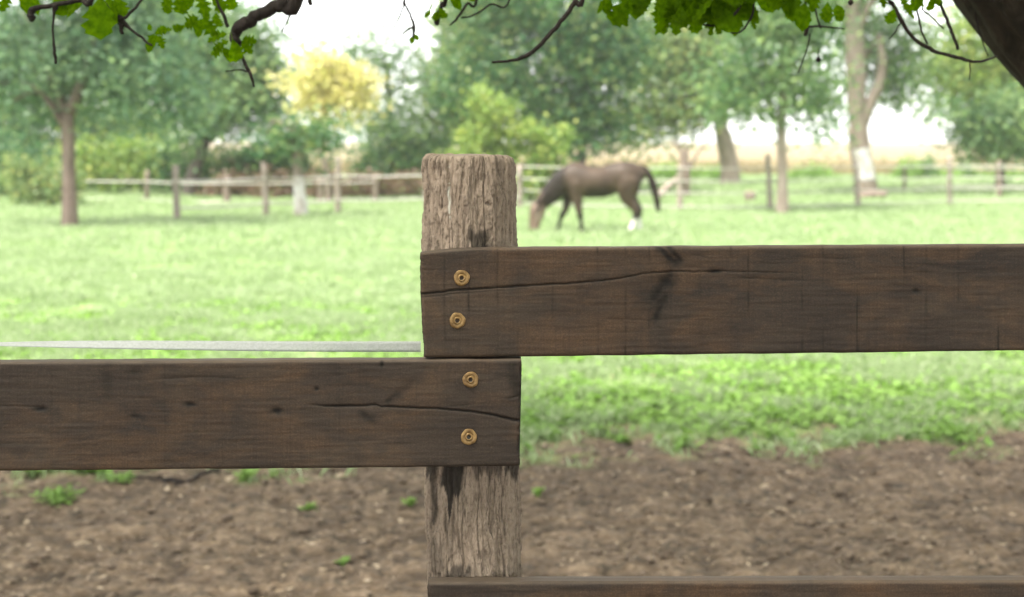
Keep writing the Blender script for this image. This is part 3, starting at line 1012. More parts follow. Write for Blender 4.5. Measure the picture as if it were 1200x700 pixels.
tree('tree', 'tall tree with a thick pale trunk whitewashed near the foot', 1013, 45,
     [(1016, 234, 14), (1013, 200, 11.5), (1008, 165, 11), (1004, 120, 11), (1002, 60, 12), (1000, 20, 9), (996, -20, 6)],
     [(1010, 0, 66, 40, 1, 2.4), (1062, 45, 40, 44, 1.6, 1.2), (962, 55, 24, 50, .6, 1.0), (1066, 98, 36, 26, 1.4, 1.5), (972, 150, 16, 20, .5, .5), (1085, 125, 28, 18, .6), (1020, -60, 100, 46), (1055, 85, 24, 40, .6, 1.5), (975, 105, 18, 30, .5, 1.0), (1005, 60, 40, 50, .5, 3.0)],
     19000, .085, MAT['mid'], MAT['bark_pale'], seed=9, spread=.48, lime=(172, 214),
     extra=[[(1008, 150, 9), (1020, 120, 7), (1030, 100, 6), (1034, 70, 5), (1030, 40, 3)], [(1006, 205, 5), (1000, 180, 4), (996, 150, 3)]])
tree('tree', 'yellow green tree at the far right with a low dark skirt', 1171, 50,
     [(1171, 225, 5), (1171, 195, 4.6), (1168, 160, 5), (1165, 100, 4), (1165, 40, 2.5)],
     [(1165, 60, 60, 40), (1140, 105, 50, 30), (1195, 110, 44, 40), (1175, 20, 64, 40), (1112, 70, 34, 34, .9)],
     15000, .11, MAT['lime_leaf'], MAT['bark_dark'], seed=10, spread=.48)
tree('tree', 'dark green low tree under the yellow green one at the far right', 1185, 47,
     [(1172, 225, 5), (1174, 195, 4.6), (1176, 165, 4)],
     [(1160, 165, 40, 18), (1200, 150, 46, 32), (1130, 155, 22, 10, .7), (1175, 140, 44, 20, .8)],
     9000, .10, MAT['mid'], MAT['bark_dark'], seed=12, spread=.42)
tree('tree', 'dark dense tree behind the far left trunk', 14, 52,
     [(16, 228, 9), (16, 200, 8), (18, 150, 6), (20, 80, 4)],
     [(10, 150, 60, 60), (-40, 90, 70, 80), (70, 180, 50, 26), (40, 60, 60, 60, .8), (130, 60, 60, 60, .8), (120, 160, 40, 40, .7)],
     17000, .12, MAT['dark'], MAT['bark_dark'], seed=13, spread=.55)
tree('tree', 'bright yellow green tree seen between the two left crowns', 150, 60,
     [(152, 219, 5), (152, 190, 5), (150, 130, 4), (148, 60, 2)],
     [(140, 150, 50, 50), (170, 175, 40, 18), (30, 60, 30, 60, .3), (120, 80, 50, 60, .7), (160, 30, 70, 60, .8)],
     12000, .14, MAT['lime_leaf'], MAT['bark_brown'], seed=14, spread=.6)


def shrub(label, px, Y, blobs, leaves, size, mat, seed, spread=.22, name='shrub', group=None, stems=5):
    root = empty(name, (gx(px, Y), Y, 0), label, 'shrub', group)
    Bk = bank(blobs, Y)
    V, Q, C = leaf_cloud(Bk, leaves, size, 22, spread, .8, seed)
    V[:, 2] = np.maximum(V[:, 2], .02)
    rr = random.Random(seed)
    m = MB()
    for i in range(stems):
        c = np.array(C[rr.randrange(len(C))])
        x0 = gx(px, Y) + rr.uniform(-.2, .2)
        q = spline([(x0, Y, -.05), ((x0 + c[0]) / 2, (Y + c[1]) / 2, c[2] * .6), tuple(c)], 7)
        m.tube(q, np.linspace(.035, .01, 7), 6)
    m.build('stem', MAT['bark_brown'], root)
    mesh_np('foliage', V, Q, mat, root, False)
    return root


shrub('bright yellow green bush between the post top and the horse', 610, 40,
      [(575, 128, 34, 14), (600, 152, 44, 13), (560, 160, 32, 14), (625, 172, 26, 12), (585, 180, 40, 14), (640, 190, 18, 26), (600, 212, 50, 16), (655, 165, 12, 20, .6), (560, 110, 20, 10, .5), (545, 190, 26, 20, .8), (662, 200, 12, 30, .7)], 8200, .085, MAT['lime_leaf'], 21, .17)
shrub('pale feathery bush right behind the far left trunk', 55, 38,
      [(40, 215, 34, 20), (65, 225, 30, 16), (25, 200, 18, 12), (80, 205, 16, 14)], 3400, .07, MAT['pale'], 22, .22)
shrub('dark bush at the left picture edge', 8, 46,
      [(5, 195, 34, 38), (-20, 210, 40, 30), (45, 190, 20, 20, .7)], 4500, .09, MAT['dark'], 23, .3)
shrub('yellow green bush under the branches right of the far left trunk', 125, 47,
      [(115, 200, 32, 24), (150, 200, 30, 22), (95, 185, 22, 18), (160, 180, 26, 14)], 5200, .09, MAT['lime_leaf'], 24, .3)
shrub('dark green bush behind the thin far fence post', 150, 50,
      [(140, 212, 40, 18), (185, 212, 36, 18), (100, 218, 30, 14)], 4800, .09, MAT['dark'], 25, .28)
shrub('dark bush around the foot of the broad left tree', 225, 47,
      [(225, 205, 34, 28), (200, 195, 22, 22), (255, 205, 24, 20)], 4600, .09, MAT['dark'], 26, .28)
shrub('dark rounded bush left of the whitewashed trunk', 312, 47,
      [(305, 193, 34, 16), (330, 190, 26, 16), (280, 195, 22, 14), (345, 205, 20, 14)], 4800, .09, MAT['dark'], 27, .26)
shrub('light green bush in front of the wheat left of the whitewashed trunk', 275, 52,
      [(262, 206, 18, 12), (290, 208, 16, 8)], 1500, .1, MAT['lime_leaf'], 28, .28)
shrub('dark green bush beneath the thin crowned tree', 465, 50,
      [(455, 190, 34, 26), (485, 185, 26, 24), (440, 205, 22, 14), (505, 195, 20, 24)], 5200, .09, MAT['dark'], 29, .3)
for i, (px, w) in enumerate(((268, 26), (318, 28), (372, 24), (420, 26), (470, 30))):
    shrub(('withered brown bush low behind the tape fence, first from the left', 'withered brown bush between the two thin posts left of the whitewashed trunk',
           'withered brown bush just right of the whitewashed trunk', 'withered brown bush right of the pale thin post', 'withered brown bush just left of the foreground post')[i],
          px, 44, [(px, 222, w, 12), (px + 8, 214, w * .7, 9), (px - 10, 228, w * .8, 8)], 3200, .075, MAT['drybrown'], 40 + i, .16, group='withered bushes behind the left fence')
for i, (px, py, w, h, lb) in enumerate(((780, 205, 34, 8, 'low green weeds behind the horse hindquarters'), (830, 210, 40, 10, 'low weeds in front of the wheat between the leaning trunks'), (950, 208, 30, 9, 'low weeds along the wheat right of the straight trunk'),
                                        (1066, 203, 14, 14, 'tuft of green weeds between the whitewashed trunk and the thin post'), (1087, 203, 6, 18, 'thin upright dark weed left of the thin right hand post'), (1132, 206, 8, 15, 'upright dark weed right of the thin right hand post'), (1100, 212, 60, 7, 'low weeds before the wheat at the right'), (1180, 212, 34, 7, 'low weeds at the right picture edge'))):
    shrub(lb, px, 62, [(px, py, w, h * 1.25)], int(700 + w * 60), .08, MAT['weed'] if i not in (4, 5) else MAT['mid'], 60 + i, .18, 'weed_clump', stems=3)

# ------------------------------------------------------------------ dead tree, stump
Yd = 44
dt = empty('dead_tree', (gx(801, Yd), Yd, 0), 'bare forked dead tree with a fallen limb leaning on it', 'dead tree')
kd = Yd / F
q = spline([(*at(802, 236, Yd), 6 * kd), (*at(803, 205, Yd), 6.5 * kd), (*at(802, 190, Yd), 5.5 * kd), (*at(802, 176, Yd), 5 * kd)], 14)
q[0, 2] = -.1
MB().tube(q[:, :3], q[:, 3], 10).build('trunk', MAT['bark_brown'], dt)
for pts in ([(802, 182, 3.2), (795, 172, 2.4), (787, 164, 1.4)], [(806, 200, 3), (815, 184, 1.8), (826, 166, 1.0)], [(803, 180, 2), (805, 170, 1.2)]):
    q = spline([(*at(a, b, Yd), r * kd) for a, b, r in pts], 8)
    MB().tube(q[:, :3], q[:, 3], 7).build('branch', MAT['bark_brown'], dt)
q = spline([(*at(770, 233, Yd - .8), 4 * kd), (*at(782, 219, Yd - .5), 4 * kd), (*at(800, 207, Yd - .2), 3.5 * kd)], 10)
MB().tube(q[:, :3], q[:, 3], 8).build('fallen_limb', MAT['bark_grey'], dt)

st = empty('tree_stump', (gx(879, 41), 41, 0), 'short sawn tree stump standing in the grass left of the straight trunk', 'stump')
q = np.array([at(879, 239, 41), at(879, 231, 41), at(879, 225, 41)]); q[0, 2] = -.05
MB().tube(q, [.19, .165, .16], 14).build('stump_side', MAT['bark_brown'], st)
MB().tube([at(879, 225, 41) - Vector((0, 0, .002)), at(879, 224.7, 41)], [.15, .145], 14).build('sawn_top', MAT['cut'], st)

# low stone-brown feeder kerb at the foot of the thick pale trunk
lg = empty('fallen_log', (gx(1025, 43), 43, 0), 'reddish fallen log lying at the foot of the thick pale trunk', 'log')
a, b = at(1008, 231, 43), at(1040, 228, 43)
MB().tube(spline([a, (a + b) / 2 + Vector((0, .1, .03)), b], 10), [.10, .12, .125, .13, .13, .125, .12, .12, .11, .10], 12).build('log_bark', MAT['bark_brown'], lg)
MB().tube([a + Vector((-.004, 0, 0)), a], .085, 12).build('sawn_end', MAT['cut'], lg)


# ------------------------------------------------------------------ paddock fences
def fence_line(label, posts, heights, names, rail_m, post_m, rail_r=.022, group='paddock fences beyond the lawn'):
    p0 = posts[0]
    root = empty('paddock_fence', (gx(p0[0], p0[1]), p0[1], 0), label, 'fence', group)
    for (px, Y, ytop, rpx, *lean) in posts:
        k = Y / F
        z1 = at(0, ytop, Y).z
        x = gx(px, Y)
        dx = (lean[0] * k) if lean else 0
        rr = random.Random(px)
        pts = [(x + dx * (1 - t) + rr.uniform(-.012, .012), Y, -.25 + (z1 + .25) * t) for t in np.linspace(0, 1, 8)]
        MB().tube(pts, [rpx * k * (1.05 - .15 * t) for t in np.linspace(0, 1, 8)], 10).build('fence_post', post_m, root)
    for h in heights:
        for (A, B) in zip(posts[:-1], posts[1:]):
            a = np.array([gx(A[0], A[1]), A[1] - A[3] * A[1] / F - rail_r, h]); b = np.array([gx(B[0], B[1]), B[1] - B[3] * B[1] / F - rail_r, h])
            t = np.linspace(0, 1, 9)[:, None]
            q = a * (1 - t) + b * t
            q[:, 2] -= .025 * np.sin(math.pi * t[:, 0])
            MB().tube(q, rail_r, 6, 1.0).build(names, rail_m, root)
    return root


fence_line('thin posted paddock fence with pale rails, left half in front of the bushes',
           [(205, 31, 193, 4.3, 3), (309, 33, 190, 3.9, 4), (396, 35, 182, 3.6), (500, 36, 186, 3.6), (609, 36.5, 193, 3.6)],
           [.93, .34], 'fence_rail', MAT['rail'], MAT['oldpost'], .022)
fence_line('low paddock fence of thin reddish posts furthest back at the left',
           [(20, 44, 203, 2.5), (172, 41, 200, 2.6), (266, 39.5, 205, 4.5), (376, 40.5, 208, 4.0), (440, 41, 206, 4)],
           [.62, .10], 'fence_rail', MAT['rail'], MAT['bark_brown'], .02)
fence_line('four stranded paddock fence crossing behind the horse to the right picture edge',
           [(609.5, 37.5, 198, 3), (797, 35.5, 194, 3.8), (900, 36, 181, 3.4, 3), (1003, 37.5, 190, 3.2, 3), (1113, 39, 182, 3.0), (1235, 40, 186, 3)],
           [1.12, .80, .50, .16], 'fence_strand', MAT['rail'], MAT['oldpost'], .015)
fence_line('back strand fence with a reddish post under the far right tree',
           [(1060, 47, 196, 2.2), (1171, 43, 188, 3), (1260, 43, 190, 3)],
           [.95, .42], 'fence_strand', MAT['rail'], MAT['bark_brown'], .014)


# ------------------------------------------------------------------ the horse
def horse():
    YH = 27.4
    root = empty('horse', (gx(700, YH), YH, 0), 'brown grazing horse with a black mane and white hind socks', 'horse')
    k = YH / F
    m = MB()

    def loft(rows, n=None, sides=20):
        """rows: (px, py, half height px, half width m, dy)"""
        R = np.array(rows, dtype=float)
        R = spline(R, n or 5 * len(R))
        P = np.array([at(r[0], r[1], YH) for r in R]); P[:, 1] += R[:, 4]
        T = np.gradient(P, axis=0); T[:, 1] *= .2; T /= np.linalg.norm(T, axis=1)[:, None]
        V = []
        for i in range(len(P)):
            up = np.cross([0, 1, 0], T[i]); up /= np.linalg.norm(up)
            a = np.arange(sides) * 2 * math.pi / sides
            V.append(P[i] + np.cos(a)[:, None] * up * max(R[i, 2], .2) * k + np.sin(a)[:, None] * np.array([0, 1, 0]) * max(R[i, 3], .004))
        V = np.concatenate(V)
        n_ = len(P)
        Fc = [(i * sides + j, i * sides + (j + 1) % sides, (i + 1) * sides + (j + 1) % sides, (i + 1) * sides + j) for i in range(n_ - 1) for j in range(sides)]
        Fc += [tuple(range(sides))[::-1], tuple((n_ - 1) * sides + j for j in range(sides))]
        m.add(V, Fc)

    # trunk: chest -> barrel -> croup -> buttock
    loft([(656, 213, 9, .10, 0), (661, 212, 15, .19, 0), (669, 211, 19.5, .235, 0), (680, 212, 20, .27, 0), (695, 213.5, 18.8, .30, 0), (708, 213, 18.5, .285, 0), (720, 208.5, 17.6, .235, 0), (733, 206, 17, .27, 0), (745, 205, 14.0, .24, 0), (753, 205, 9, .16, 0), (757, 206, 4, .07, 0)])
    # neck
    loft([(676, 203, 14, .17, 0), (664, 210, 15, .155, 0), (654, 218.5, 14.2, .13, 0), (644, 228.5, 11.6, .105, 0), (636, 237, 9.2, .09, 0), (631, 243, 7, .08, 0)])
    # head, hanging straight down
    loft([(634, 234.5, 4, .05, 0), (632, 240, 8.6, .09, 0), (630, 246.5, 9.6, .105, 0), (628.4, 253, 8.8, .092, 0), (627, 259.5, 7.4, .075, 0), (626.4, 265, 6.4, .068, 0), (626, 269.5, 5.8, .06, 0), (626, 272, 3, .035, 0)])
    # withers and tail head
    loft([(664, 199, 6, .05, 0), (673, 195, 5.5, .07, 0), (684, 197, 5, .08, 0), (692, 200, 4, .07, 0)])
    # front legs
    def foreleg(xs, dy):
        (x0, x1, x2, x3, x4) = xs
        loft([(x0 - 1, 207, 9.5, .13, dy * .8), (x0, 216, 10, .14, dy), (x0 - 0, 226, 8.4, .10, dy), ((x0 + x1) / 2, 236, 6.2, .075, dy), (x1, 246, 4.2, .056, dy), (x2, 252, 4.0, .056, dy), ((x2 + x3) / 2, 258, 2.8, .04, dy), (x3, 266, 2.6, .04, dy), (x3 - .6, 268.5, 2.7, .042, dy), (x4, 271.5, 2.1, .036, dy)], sides=14)
    foreleg((675, 678, 679.5, 681, 681.6), -.14)
    foreleg((668, 663, 659.5, 655, 653.8), .14)
    # hind legs: stifle forward, hock back
    def hind(sx, hx, dy):
        loft([(738, 204, 12, .15, dy * .8), (737, 210, 14.5, .17, dy * .95), (736 + sx * .2, 220, 14.0, .155, dy), (737 + sx * .5, 231, 10.5, .105, dy), (742 + sx * .8, 239, 6.8, .075, dy), (747.0 + sx, 246, 4.8, .056, dy), (747.0 + sx, 250, 3.9, .05, dy), ((747 + sx + hx) / 2 + 1, 257, 2.8, .038, dy), (hx + 2, 264, 2.6, .039, dy), (hx + .8, 267.6, 3.3, .05, dy), (hx - .8, 271.6, 3.0, .045, dy)], sides=14)
    hind(-2.5, 738.5, -.14)
    hind(2.5, 748.5, .13)
    # ears
    for s in (-1, 1):
        p = at(632, 236, YH); p.y += s * .05
        m.tube([p, p + Vector((.015, s * .02, .045)), p + Vector((.03, s * .03, .095)), p + Vector((.036, s * .033, .125))], [.022, .03, .02, .004], 8)
    o = m.build('body_raw', MAT['clod'], None)
    md = o.modifiers.new('r', 'REMESH'); md.mode = 'VOXEL'; md.voxel_size = .016; md.use_smooth_shade = True
    ms = o.modifiers.new('s', 'SMOOTH'); ms.factor = .5; ms.iterations = 9
    dg = bpy.context.evaluated_depsgraph_get()
    me = bpy.data.meshes.new_from_object(o.evaluated_get(dg))
    bpy.data.objects.remove(o)
    n = len(me.vertices)
    co = np.empty(n * 3, np.float32); me.vertices.foreach_get('co', co); co = co.reshape(-1, 3)
    px = 600 + F * co[:, 0] / co[:, 1]; py = HZ + F * (CH - co[:, 2]) / co[:, 1]
    hoof_z = co[:, 2]
    dark = sstep(.50, .34, hoof_z) * (px > 645)
    dark = np.maximum(dark, .85 * sstep(670, 656, px) * sstep(634, 638, px) * sstep(247, 240, py))
    dark = np.maximum(dark, .85 * sstep(216, 227, py) * sstep(684, 690, px) * sstep(722, 712, px))  # shade under the belly, painted into the coat
    dark = np.maximum(dark, .55 * sstep(743, 750, px) * sstep(205, 215, py))
    white = sstep(.32, .26, hoof_z + .02 * np.sin(px * 2)) * (px > 720)
    face = sstep(641, 636, px) * sstep(236, 241, py) * (.35 + .65 * sstep(621.5, 625.5, px))
    blaze = np.exp(-((px - (631.5 - (py - 244) * .06)) / 1.6) ** 2) * sstep(240, 243, py) * (1 - sstep(256, 261, py)) * (px < 640)
    for nm, a in (('dark', dark), ('white', white), ('face', face), ('blaze', blaze)):
        t_ = me.attributes.new(nm, 'FLOAT', 'POINT'); t_.data.foreach_set('value', a.astype(np.float32))
    t = NT('horse_coat')
    nz = t.noise(t.coord((1, 1, 1)), 3.5, 4, .6)
    col = t.mix(t.ramp(nz, [(.35, 0.0), (.65, 1.0)]), (.030, .0195, .0125), (.055, .037, .0245))
    col = t.mix(t.attr('dark'), col, (.0095, .007, .0055))
    col = t.mix(t.math('MULTIPLY', t.attr('face'), .8), col, (.15, .105, .08))
    col = t.mix(t.math('MULTIPLY', t.attr('blaze'), .8), col, (.30, .24, .20))
    col = t.mix(t.attr('white'), col, (.50, .48, .46))
    t.principled(col, .52, t.bump(t.noise(t.coord(), 60, 2), .1, .004), .17)
    me.materials.clear(); me.materials.append(t.m)
    me.polygons.foreach_set('use_smooth', [True] * len(me.polygons))
    body = bpy.data.objects.new('body', me)
    link(body, root)
    hair = simple('horse_hair', (.010, .0075, .006), (.024, .017, .013), 30, .8, .08, 0, .4, (1, 1, .15))
    # mane: overlapping locks along the crest
    mm = MB()
    for i in range(26):
        t_ = i / 25
        x = 671 - 40 * t_; yv = 194.5 + 40.5 * t_ - 5 * math.sin(math.pi * t_)
        p = at(x, yv, YH)
        for s in (-1, 1):
            e = p + Vector((random.uniform(-.08, .04) - .02, -.10 - .04 * random.random(), -.24 - .14 * random.random())) if s < 0 else p + Vector((.02, .05, -.10))
            q = spline([p + Vector((.02, 0, -.03)), p + Vector((.0, s * .045, .012)), e], 6)
            mm.tube(q, [.03, .036, .034, .028, .018, .004], 6)
    mm.build('mane', hair, root)
    tt = MB()
    for i in range(16):
        j = [random.uniform(-1, 1) for _ in range(4)]
        pts = [(750, 195, 0), (757 + j[0] * .8, 199, j[2] * .03), (763 + j[0] * 1.2, 210, j[2] * .05), (767.5 + j[0] * 1.8, 224, j[2] * .06), (770 + j[1] * 2.4, 236 + j[3] * 2, j[2] * .07), (771.5 + j[1] * 2.5, 245 + j[3] * 4, j[2] * .06)]
        P = [at(a, b, YH) + Vector((0, c, 0)) for a, b, c in pts]
        q = spline(P, 12)
        tt.tube(q, np.interp(np.linspace(0, 1, 12), [0, .2, .6, 1], [.04, .045, .055, .012]), 6)
    tt.build('tail', hair, root)
    hm = simple('hoof_horn', (.05, .04, .035), (.10, .08, .07), 20, .5)
    for (x, dy) in ((681.8, -.14), (653.6, .14), (737.4, -.14), (747.4, .13)):
        p = at(x, 271.5, YH); p.y += dy
        MB().tube([(p.x - .012, p.y, 0.0), (p.x - .008, p.y, .035), (p.x, p.y, .075)], [.064, .058, .046], 12).build('hoof', hm, root)
    for s in (-1, 1):
        p = at(627.2, 246.5, YH)
        bm = bmesh.new(); bmesh.ops.create_uvsphere(bm, u_segments=10, v_segments=8, radius=.021)
        e = bpy.data.meshes.new('eye'); bm.to_mesh(e); bm.free(); e.materials.append(hair)
        eo = bpy.data.objects.new('eye', e); eo.location = (p.x, p.y + s * .085, p.z); link(eo, root)
    return root
horse()


# ------------------------------------------------------------------ tree overhead
OT = empty('overhanging_tree', (2.45, 3.45, 0), 'near dark tree leaning in at the upper right, leafy branches along the top', 'tree')
def poly_tube(name, pts, sides, mat, parent, n=None, wob=0.0):
    P = np.array([(*p[:3], p[3]) for p in pts], dtype=float)
    q = spline(P, n or 6 * len(P))
    if wob:
        for c in range(3):
            q[:, c] += wob * q[:, 3] * (fbm(np.arange(len(q)) * .45 + c * 13, np.zeros(len(q)), 2) - .5) * 2
    return MB().tube(q[:, :3], np.maximum(q[:, 3], .0012), sides).build(name, mat, parent)


def limb_mesh(pts, name, parent):
    """thick bark with real furrows"""
    q = spline(np.array(pts, dtype=float), 110)
    S = 72
    P = q[:, :3]; T = np.gradient(P, axis=0); T /= np.linalg.norm(T, axis=1)[:, None]
    u = np.cross([0, 1, 0], T[0]); V = []
    th = np.arange(S) * 2 * math.pi / S
    for i in range(len(P)):
        u = u - T[i] * np.dot(u, T[i]); u /= np.linalg.norm(u); w = np.cross(T[i], u)
        s_ = np.cos(th) * 3.2; c_ = np.sin(th) * 3.2
        nn = np.abs(fbm(s_ + 20 + i * .02, c_ + i * .055, 4, .6) - .5) * 2
        r = q[i, 3] * (1 + .16 * (nn - .35) + .08 * (fbm(s_ * .3 + 9, c_ * .3 + i * .06, 2) - .5))
        V.append(P[i] + r[:, None] * (np.cos(th)[:, None] * u + np.sin(th)[:, None] * w))
    V = np.concatenate(V)
    idx = np.arange(len(V)).reshape(-1, S); nxt = np.roll(idx, -1, 1)
    return mesh_np(name, V, np.stack([idx[:-1], nxt[:-1], nxt[1:], idx[1:]], -1).reshape(-1, 4), MAT['bark_near'], parent, True)


limb_mesh([(2.50, 3.50, -.2, .26), (2.34, 3.45, .5, .22), (2.02, 3.38, 1.2, .20), (1.562, 3.32, 1.785, .180), (1.252, 3.28, 2.108, .170), (.88, 3.2, 2.53, .155), (.3, 3.05, 3.0, .13), (-.4, 2.9, 3.5, .09), (-1.2, 2.8, 4.0, .05)], 'trunk', OT)
# leaders above the picture
poly_tube('branch', [(.5, 3.1, 2.85, .09), (-.2, 3.0, 2.75, .07), (-.9, 3.0, 2.62, .05), (-1.6, 3.1, 2.55, .03)], 10, MAT['bark_near'], OT)
poly_tube('branch', [(1.0, 3.2, 2.4, .08), (1.1, 3.1, 3.0, .07), (1.5, 2.9, 3.8, .05), (2.0, 2.5, 4.6, .02)], 10, MAT['bark_near'], OT)
poly_tube('branch', [(.1, 3.0, 3.1, .07), (.2, 4.0, 3.5, .05), (.0, 5.4, 4.0, .03), (-.3, 7.0, 4.5, .015)], 8, MAT['bark_near'], OT)
poly_tube('branch', [(-.2, 2.9, 3.3, .06), (-.5, 1.8, 3.8, .045), (-.6, .4, 4.2, .02)], 8, MAT['bark_near'], OT)


def leaf_mesh(kind, seed):
    rr = random.Random(seed)
    bm = bmesh.new()
    N = 9
    if kind == 0:        # broad oval
        prof = [(0, .0), (.08, .10), (.20, .23), (.34, .30), (.40, .27), (.56, .33), (.62, .27), (.78, .22), (.90, .11), (1.0, .0)]
    elif kind == 1:      # lobed
        prof = [(0, .0), (.06, .10), (.20, .32), (.27, .17), (.42, .44), (.50, .18), (.66, .38), (.74, .15), (.87, .20), (1.0, .0)]
    else:                # obovate with a toothed tip
        prof = [(0, .0), (.12, .08), (.32, .20), (.52, .36), (.58, .24), (.70, .42), (.77, .27), (.88, .29), (.93, .14), (1.0, .0)]
    cv, lv, rv = [], [], []
    for (t, w) in prof:
        cz = -.18 * t * t
        cv.append(bm.verts.new((t, 0, cz)))
        jl, jr = 1 + rr.uniform(-.12, .12), 1 + rr.uniform(-.12, .12)
        if w > 0:
            lv.append(bm.verts.new((t + rr.uniform(-.02, .02), w * jl, cz + w * .28 + rr.uniform(-.03, .03))))
            rv.append(bm.verts.new((t + rr.uniform(-.02, .02), -w * jr, cz + w * .22 + rr.uniform(-.03, .03))))
        else:
            lv.append(cv[-1]); rv.append(cv[-1])
    for i in range(len(prof) - 1):
        for e in (lv, rv):
            vs_ = [cv[i], cv[i + 1], e[i + 1], e[i]]
            u = []
            for v in vs_:
                if v not in u: u.append(v)
            if len(u) >= 3:
                try: bm.faces.new(u if e is rv else u[::-1])
                except ValueError: pass
    # petiole
    a = [bm.verts.new((0, .012, 0)), bm.verts.new((0, -.012, 0)), bm.verts.new((-.25, -.01, .05)), bm.verts.new((-.25, .01, .05))]
    bm.faces.new(a)
    me = bpy.data.meshes.new('leaf')
    bm.to_mesh(me); bm.free()
    me.polygons.foreach_set('use_smooth', [True] * len(me.polygons))
    me.materials.append(MAT['leaf_near'])
    return me
LEAF = [leaf_mesh(i % 3, i) for i in range(9)]
leaf_count = [0]
def put_leaf(p, length, parent, ang, face=.0, rr=random):
    """ang: direction of the blade in the picture plane, degrees (0 right, -90 down)"""
    o = bpy.data.objects.new('leaf', LEAF[rr.randrange(9)])
    o.location = p
    o.rotation_mode = 'YXZ'
    from mathutils import Matrix
    a = math.radians(ang)
    d = Vector((math.cos(a), rr.uniform(-.45, .45), math.sin(a))).normalized()
    nrm = Vector((rr.uniform(-.9, .9), -1 + face, rr.uniform(-.3, 1.5))).normalized()
    side = nrm.cross(d).normalized(); nrm = d.cross(side)
    M = Matrix((d, side, nrm)).transposed()
    o.rotation_mode = 'XYZ'
    o.rotation_euler = M.to_euler()
    o.scale = (length,) * 3
    link(o, parent)
    leaf_count[0] += 1
    return o


def twig(pts, Y, label=None, up=None, dy=0.0):
    """pts in photo pixels with radius in px, first point at or above the top edge of the picture"""
    k = Y / F
    P = [(*at(p[0], p[1], Y + (p[3] if len(p) > 3 else 0)), p[2] * k) for p in pts]
    if up:                                   # carried on up to the branch above the picture
        P = [(up[0], up[1], up[2], P[0][3] * 1.6)] + P
    o = poly_tube('branch', P, 8, MAT['twig'], OT, None, .5)
    if label: o['label'] = label
    return o


UP = lambda px, Y, z=2.62: (gx(px, Y), Y * .98, z)
rl = random.Random(5)
# left hand branch with its hanging tip
Y1 = 2.95
br1 = twig([(352, -14, 9), (330, 4, 8.2), (305, 18, 7.2), (285, 28, 7.5), (276, 38, 6.5), (277, 50, 5), (279, 57, 2.4)], Y1, None, (gx(420, 3.0), 3.0, 2.60))
twig([(279, 54, 2.4), (285, 70, 1.9), (292, 84, 2.2), (298, 102, 1.2)], Y1)
twig([(268, 32, 2.2), (262, 18, 2.0), (254, 2, 1.8), (246, -20, 1.6)], Y1)
twig([(291, 84, 1.2), (280, 82, .8), (264, 84, .6)], Y1)
twig([(348, -6, 1.8), (342, 14, 1.2), (330, 38, .8)], Y1 + .3)
twig([(360, -20, 3.4), (363, -4, 3), (364, 6, 2.4)], Y1)
# far left branch
Y2 = 2.85
br2 = twig([(112, -16, 4), (95, -1, 3.2), (70, 5, 2.8), (45, 9, 3.0), (36, 14, 4.5), (38, 22, 3.4)], Y2, None, (gx(160, 3.0), 3.0, 2.5))
twig([(66, 6, 4), (63, 18, 1.6), (62, 40, 1.3), (64, 62, 1.9), (65, 75, 1.6)], Y2)
twig([(112, -12, 2.2), (122, 4, 2.0), (134, 18, 3.4), (141, 24, 5.0), (150, 32, 2), (168, 46, 1.5), (178, 54, 1.2)], Y2, None, None)
twig([(141, 22, 4), (142, 32, 2.6), (143, 40, 2)], Y2)
twig([(146, 22, 2), (158, 10, 1.7), (172, -8, 1.5)], Y2, None, None)
# between the branches and the post
Y3 = 3.1
twig([(474, -16, 1.6), (474, 3, 1.5), (481, 18, 1.4), (485, 32, 1.9), (484, 44, 1.6)], Y3, None, UP(480, 3.0, 2.5))
twig([(474, 5, 1.1), (468, 20, .9), (462, 33, .7)], Y3)
twig([(485, 31, 1.3), (477, 36, 1.1), (470, 41, .7)], Y3)
br3 = twig([(522, -16, 2.6), (518, 4, 2.4), (512, 26, 3.6)], Y3, None, UP(520, 3.0, 2.55))
twig([(560, -12, 1.8), (548, 4, 1.6), (537, 20, 1.6), (527, 30, .9)], Y3, None, UP(575, 3.0, 2.5))
twig([(600, -12, 1.3), (575, 5, 1.2), (555, 18, 1.1), (540, 21, 1)], Y3, None, UP(615, 3.0, 2.5))
# long curved bare twig
br4 = twig([(684, -16, 3.2), (674, 2, 2.9), (662, 20, 2.7), (646, 38, 2.6), (630, 56, 2.5), (615, 66, 2.6), (600, 71, 1.8), (576, 73, 1.3)], 2.8, 'long curved bare twig hanging above the post', UP(695, 2.9, 2.5))
# leafy branch top centre right
Y5 = 3.0
br5 = twig([(1010, -26, 3.5), (960, -18, 3.0), (900, -12, 2.8), (840, -8, 2.4), (780, -10, 2), (710, -14, 1.6)], Y5, None, (gx(1060, 3.1), 3.1, 2.45))
twig([(870, -8, 1.8), (866, 10, 1.6), (850, 26, 1.7), (838, 30, 1.6), (824, 29, 1.2)], Y5)
twig([(885, -6, 1.3), (882, 16, 1.3), (872, 34, 1.2), (862, 39, 1.0), (850, 36, .8)], Y5)
twig([(905, -8, 1.2), (925, 12, 1.1), (938, 28, 1.0), (945, 31, 1.4), (960, 31, 1.2), (990, 34, .8)], Y5 + .15)
twig([(944, -6, 1.5), (945, 14, 1.4), (945, 30, 3.2), (944, 42, 2)], Y5 + .15)
twig([(952, -8, 1.2), (956, 14, 1.2), (962, 34, .9)], Y5 + .2)
twig([(950, 40, .9), (945, 60, .8), (935, 86, .7)], Y5 + .3)
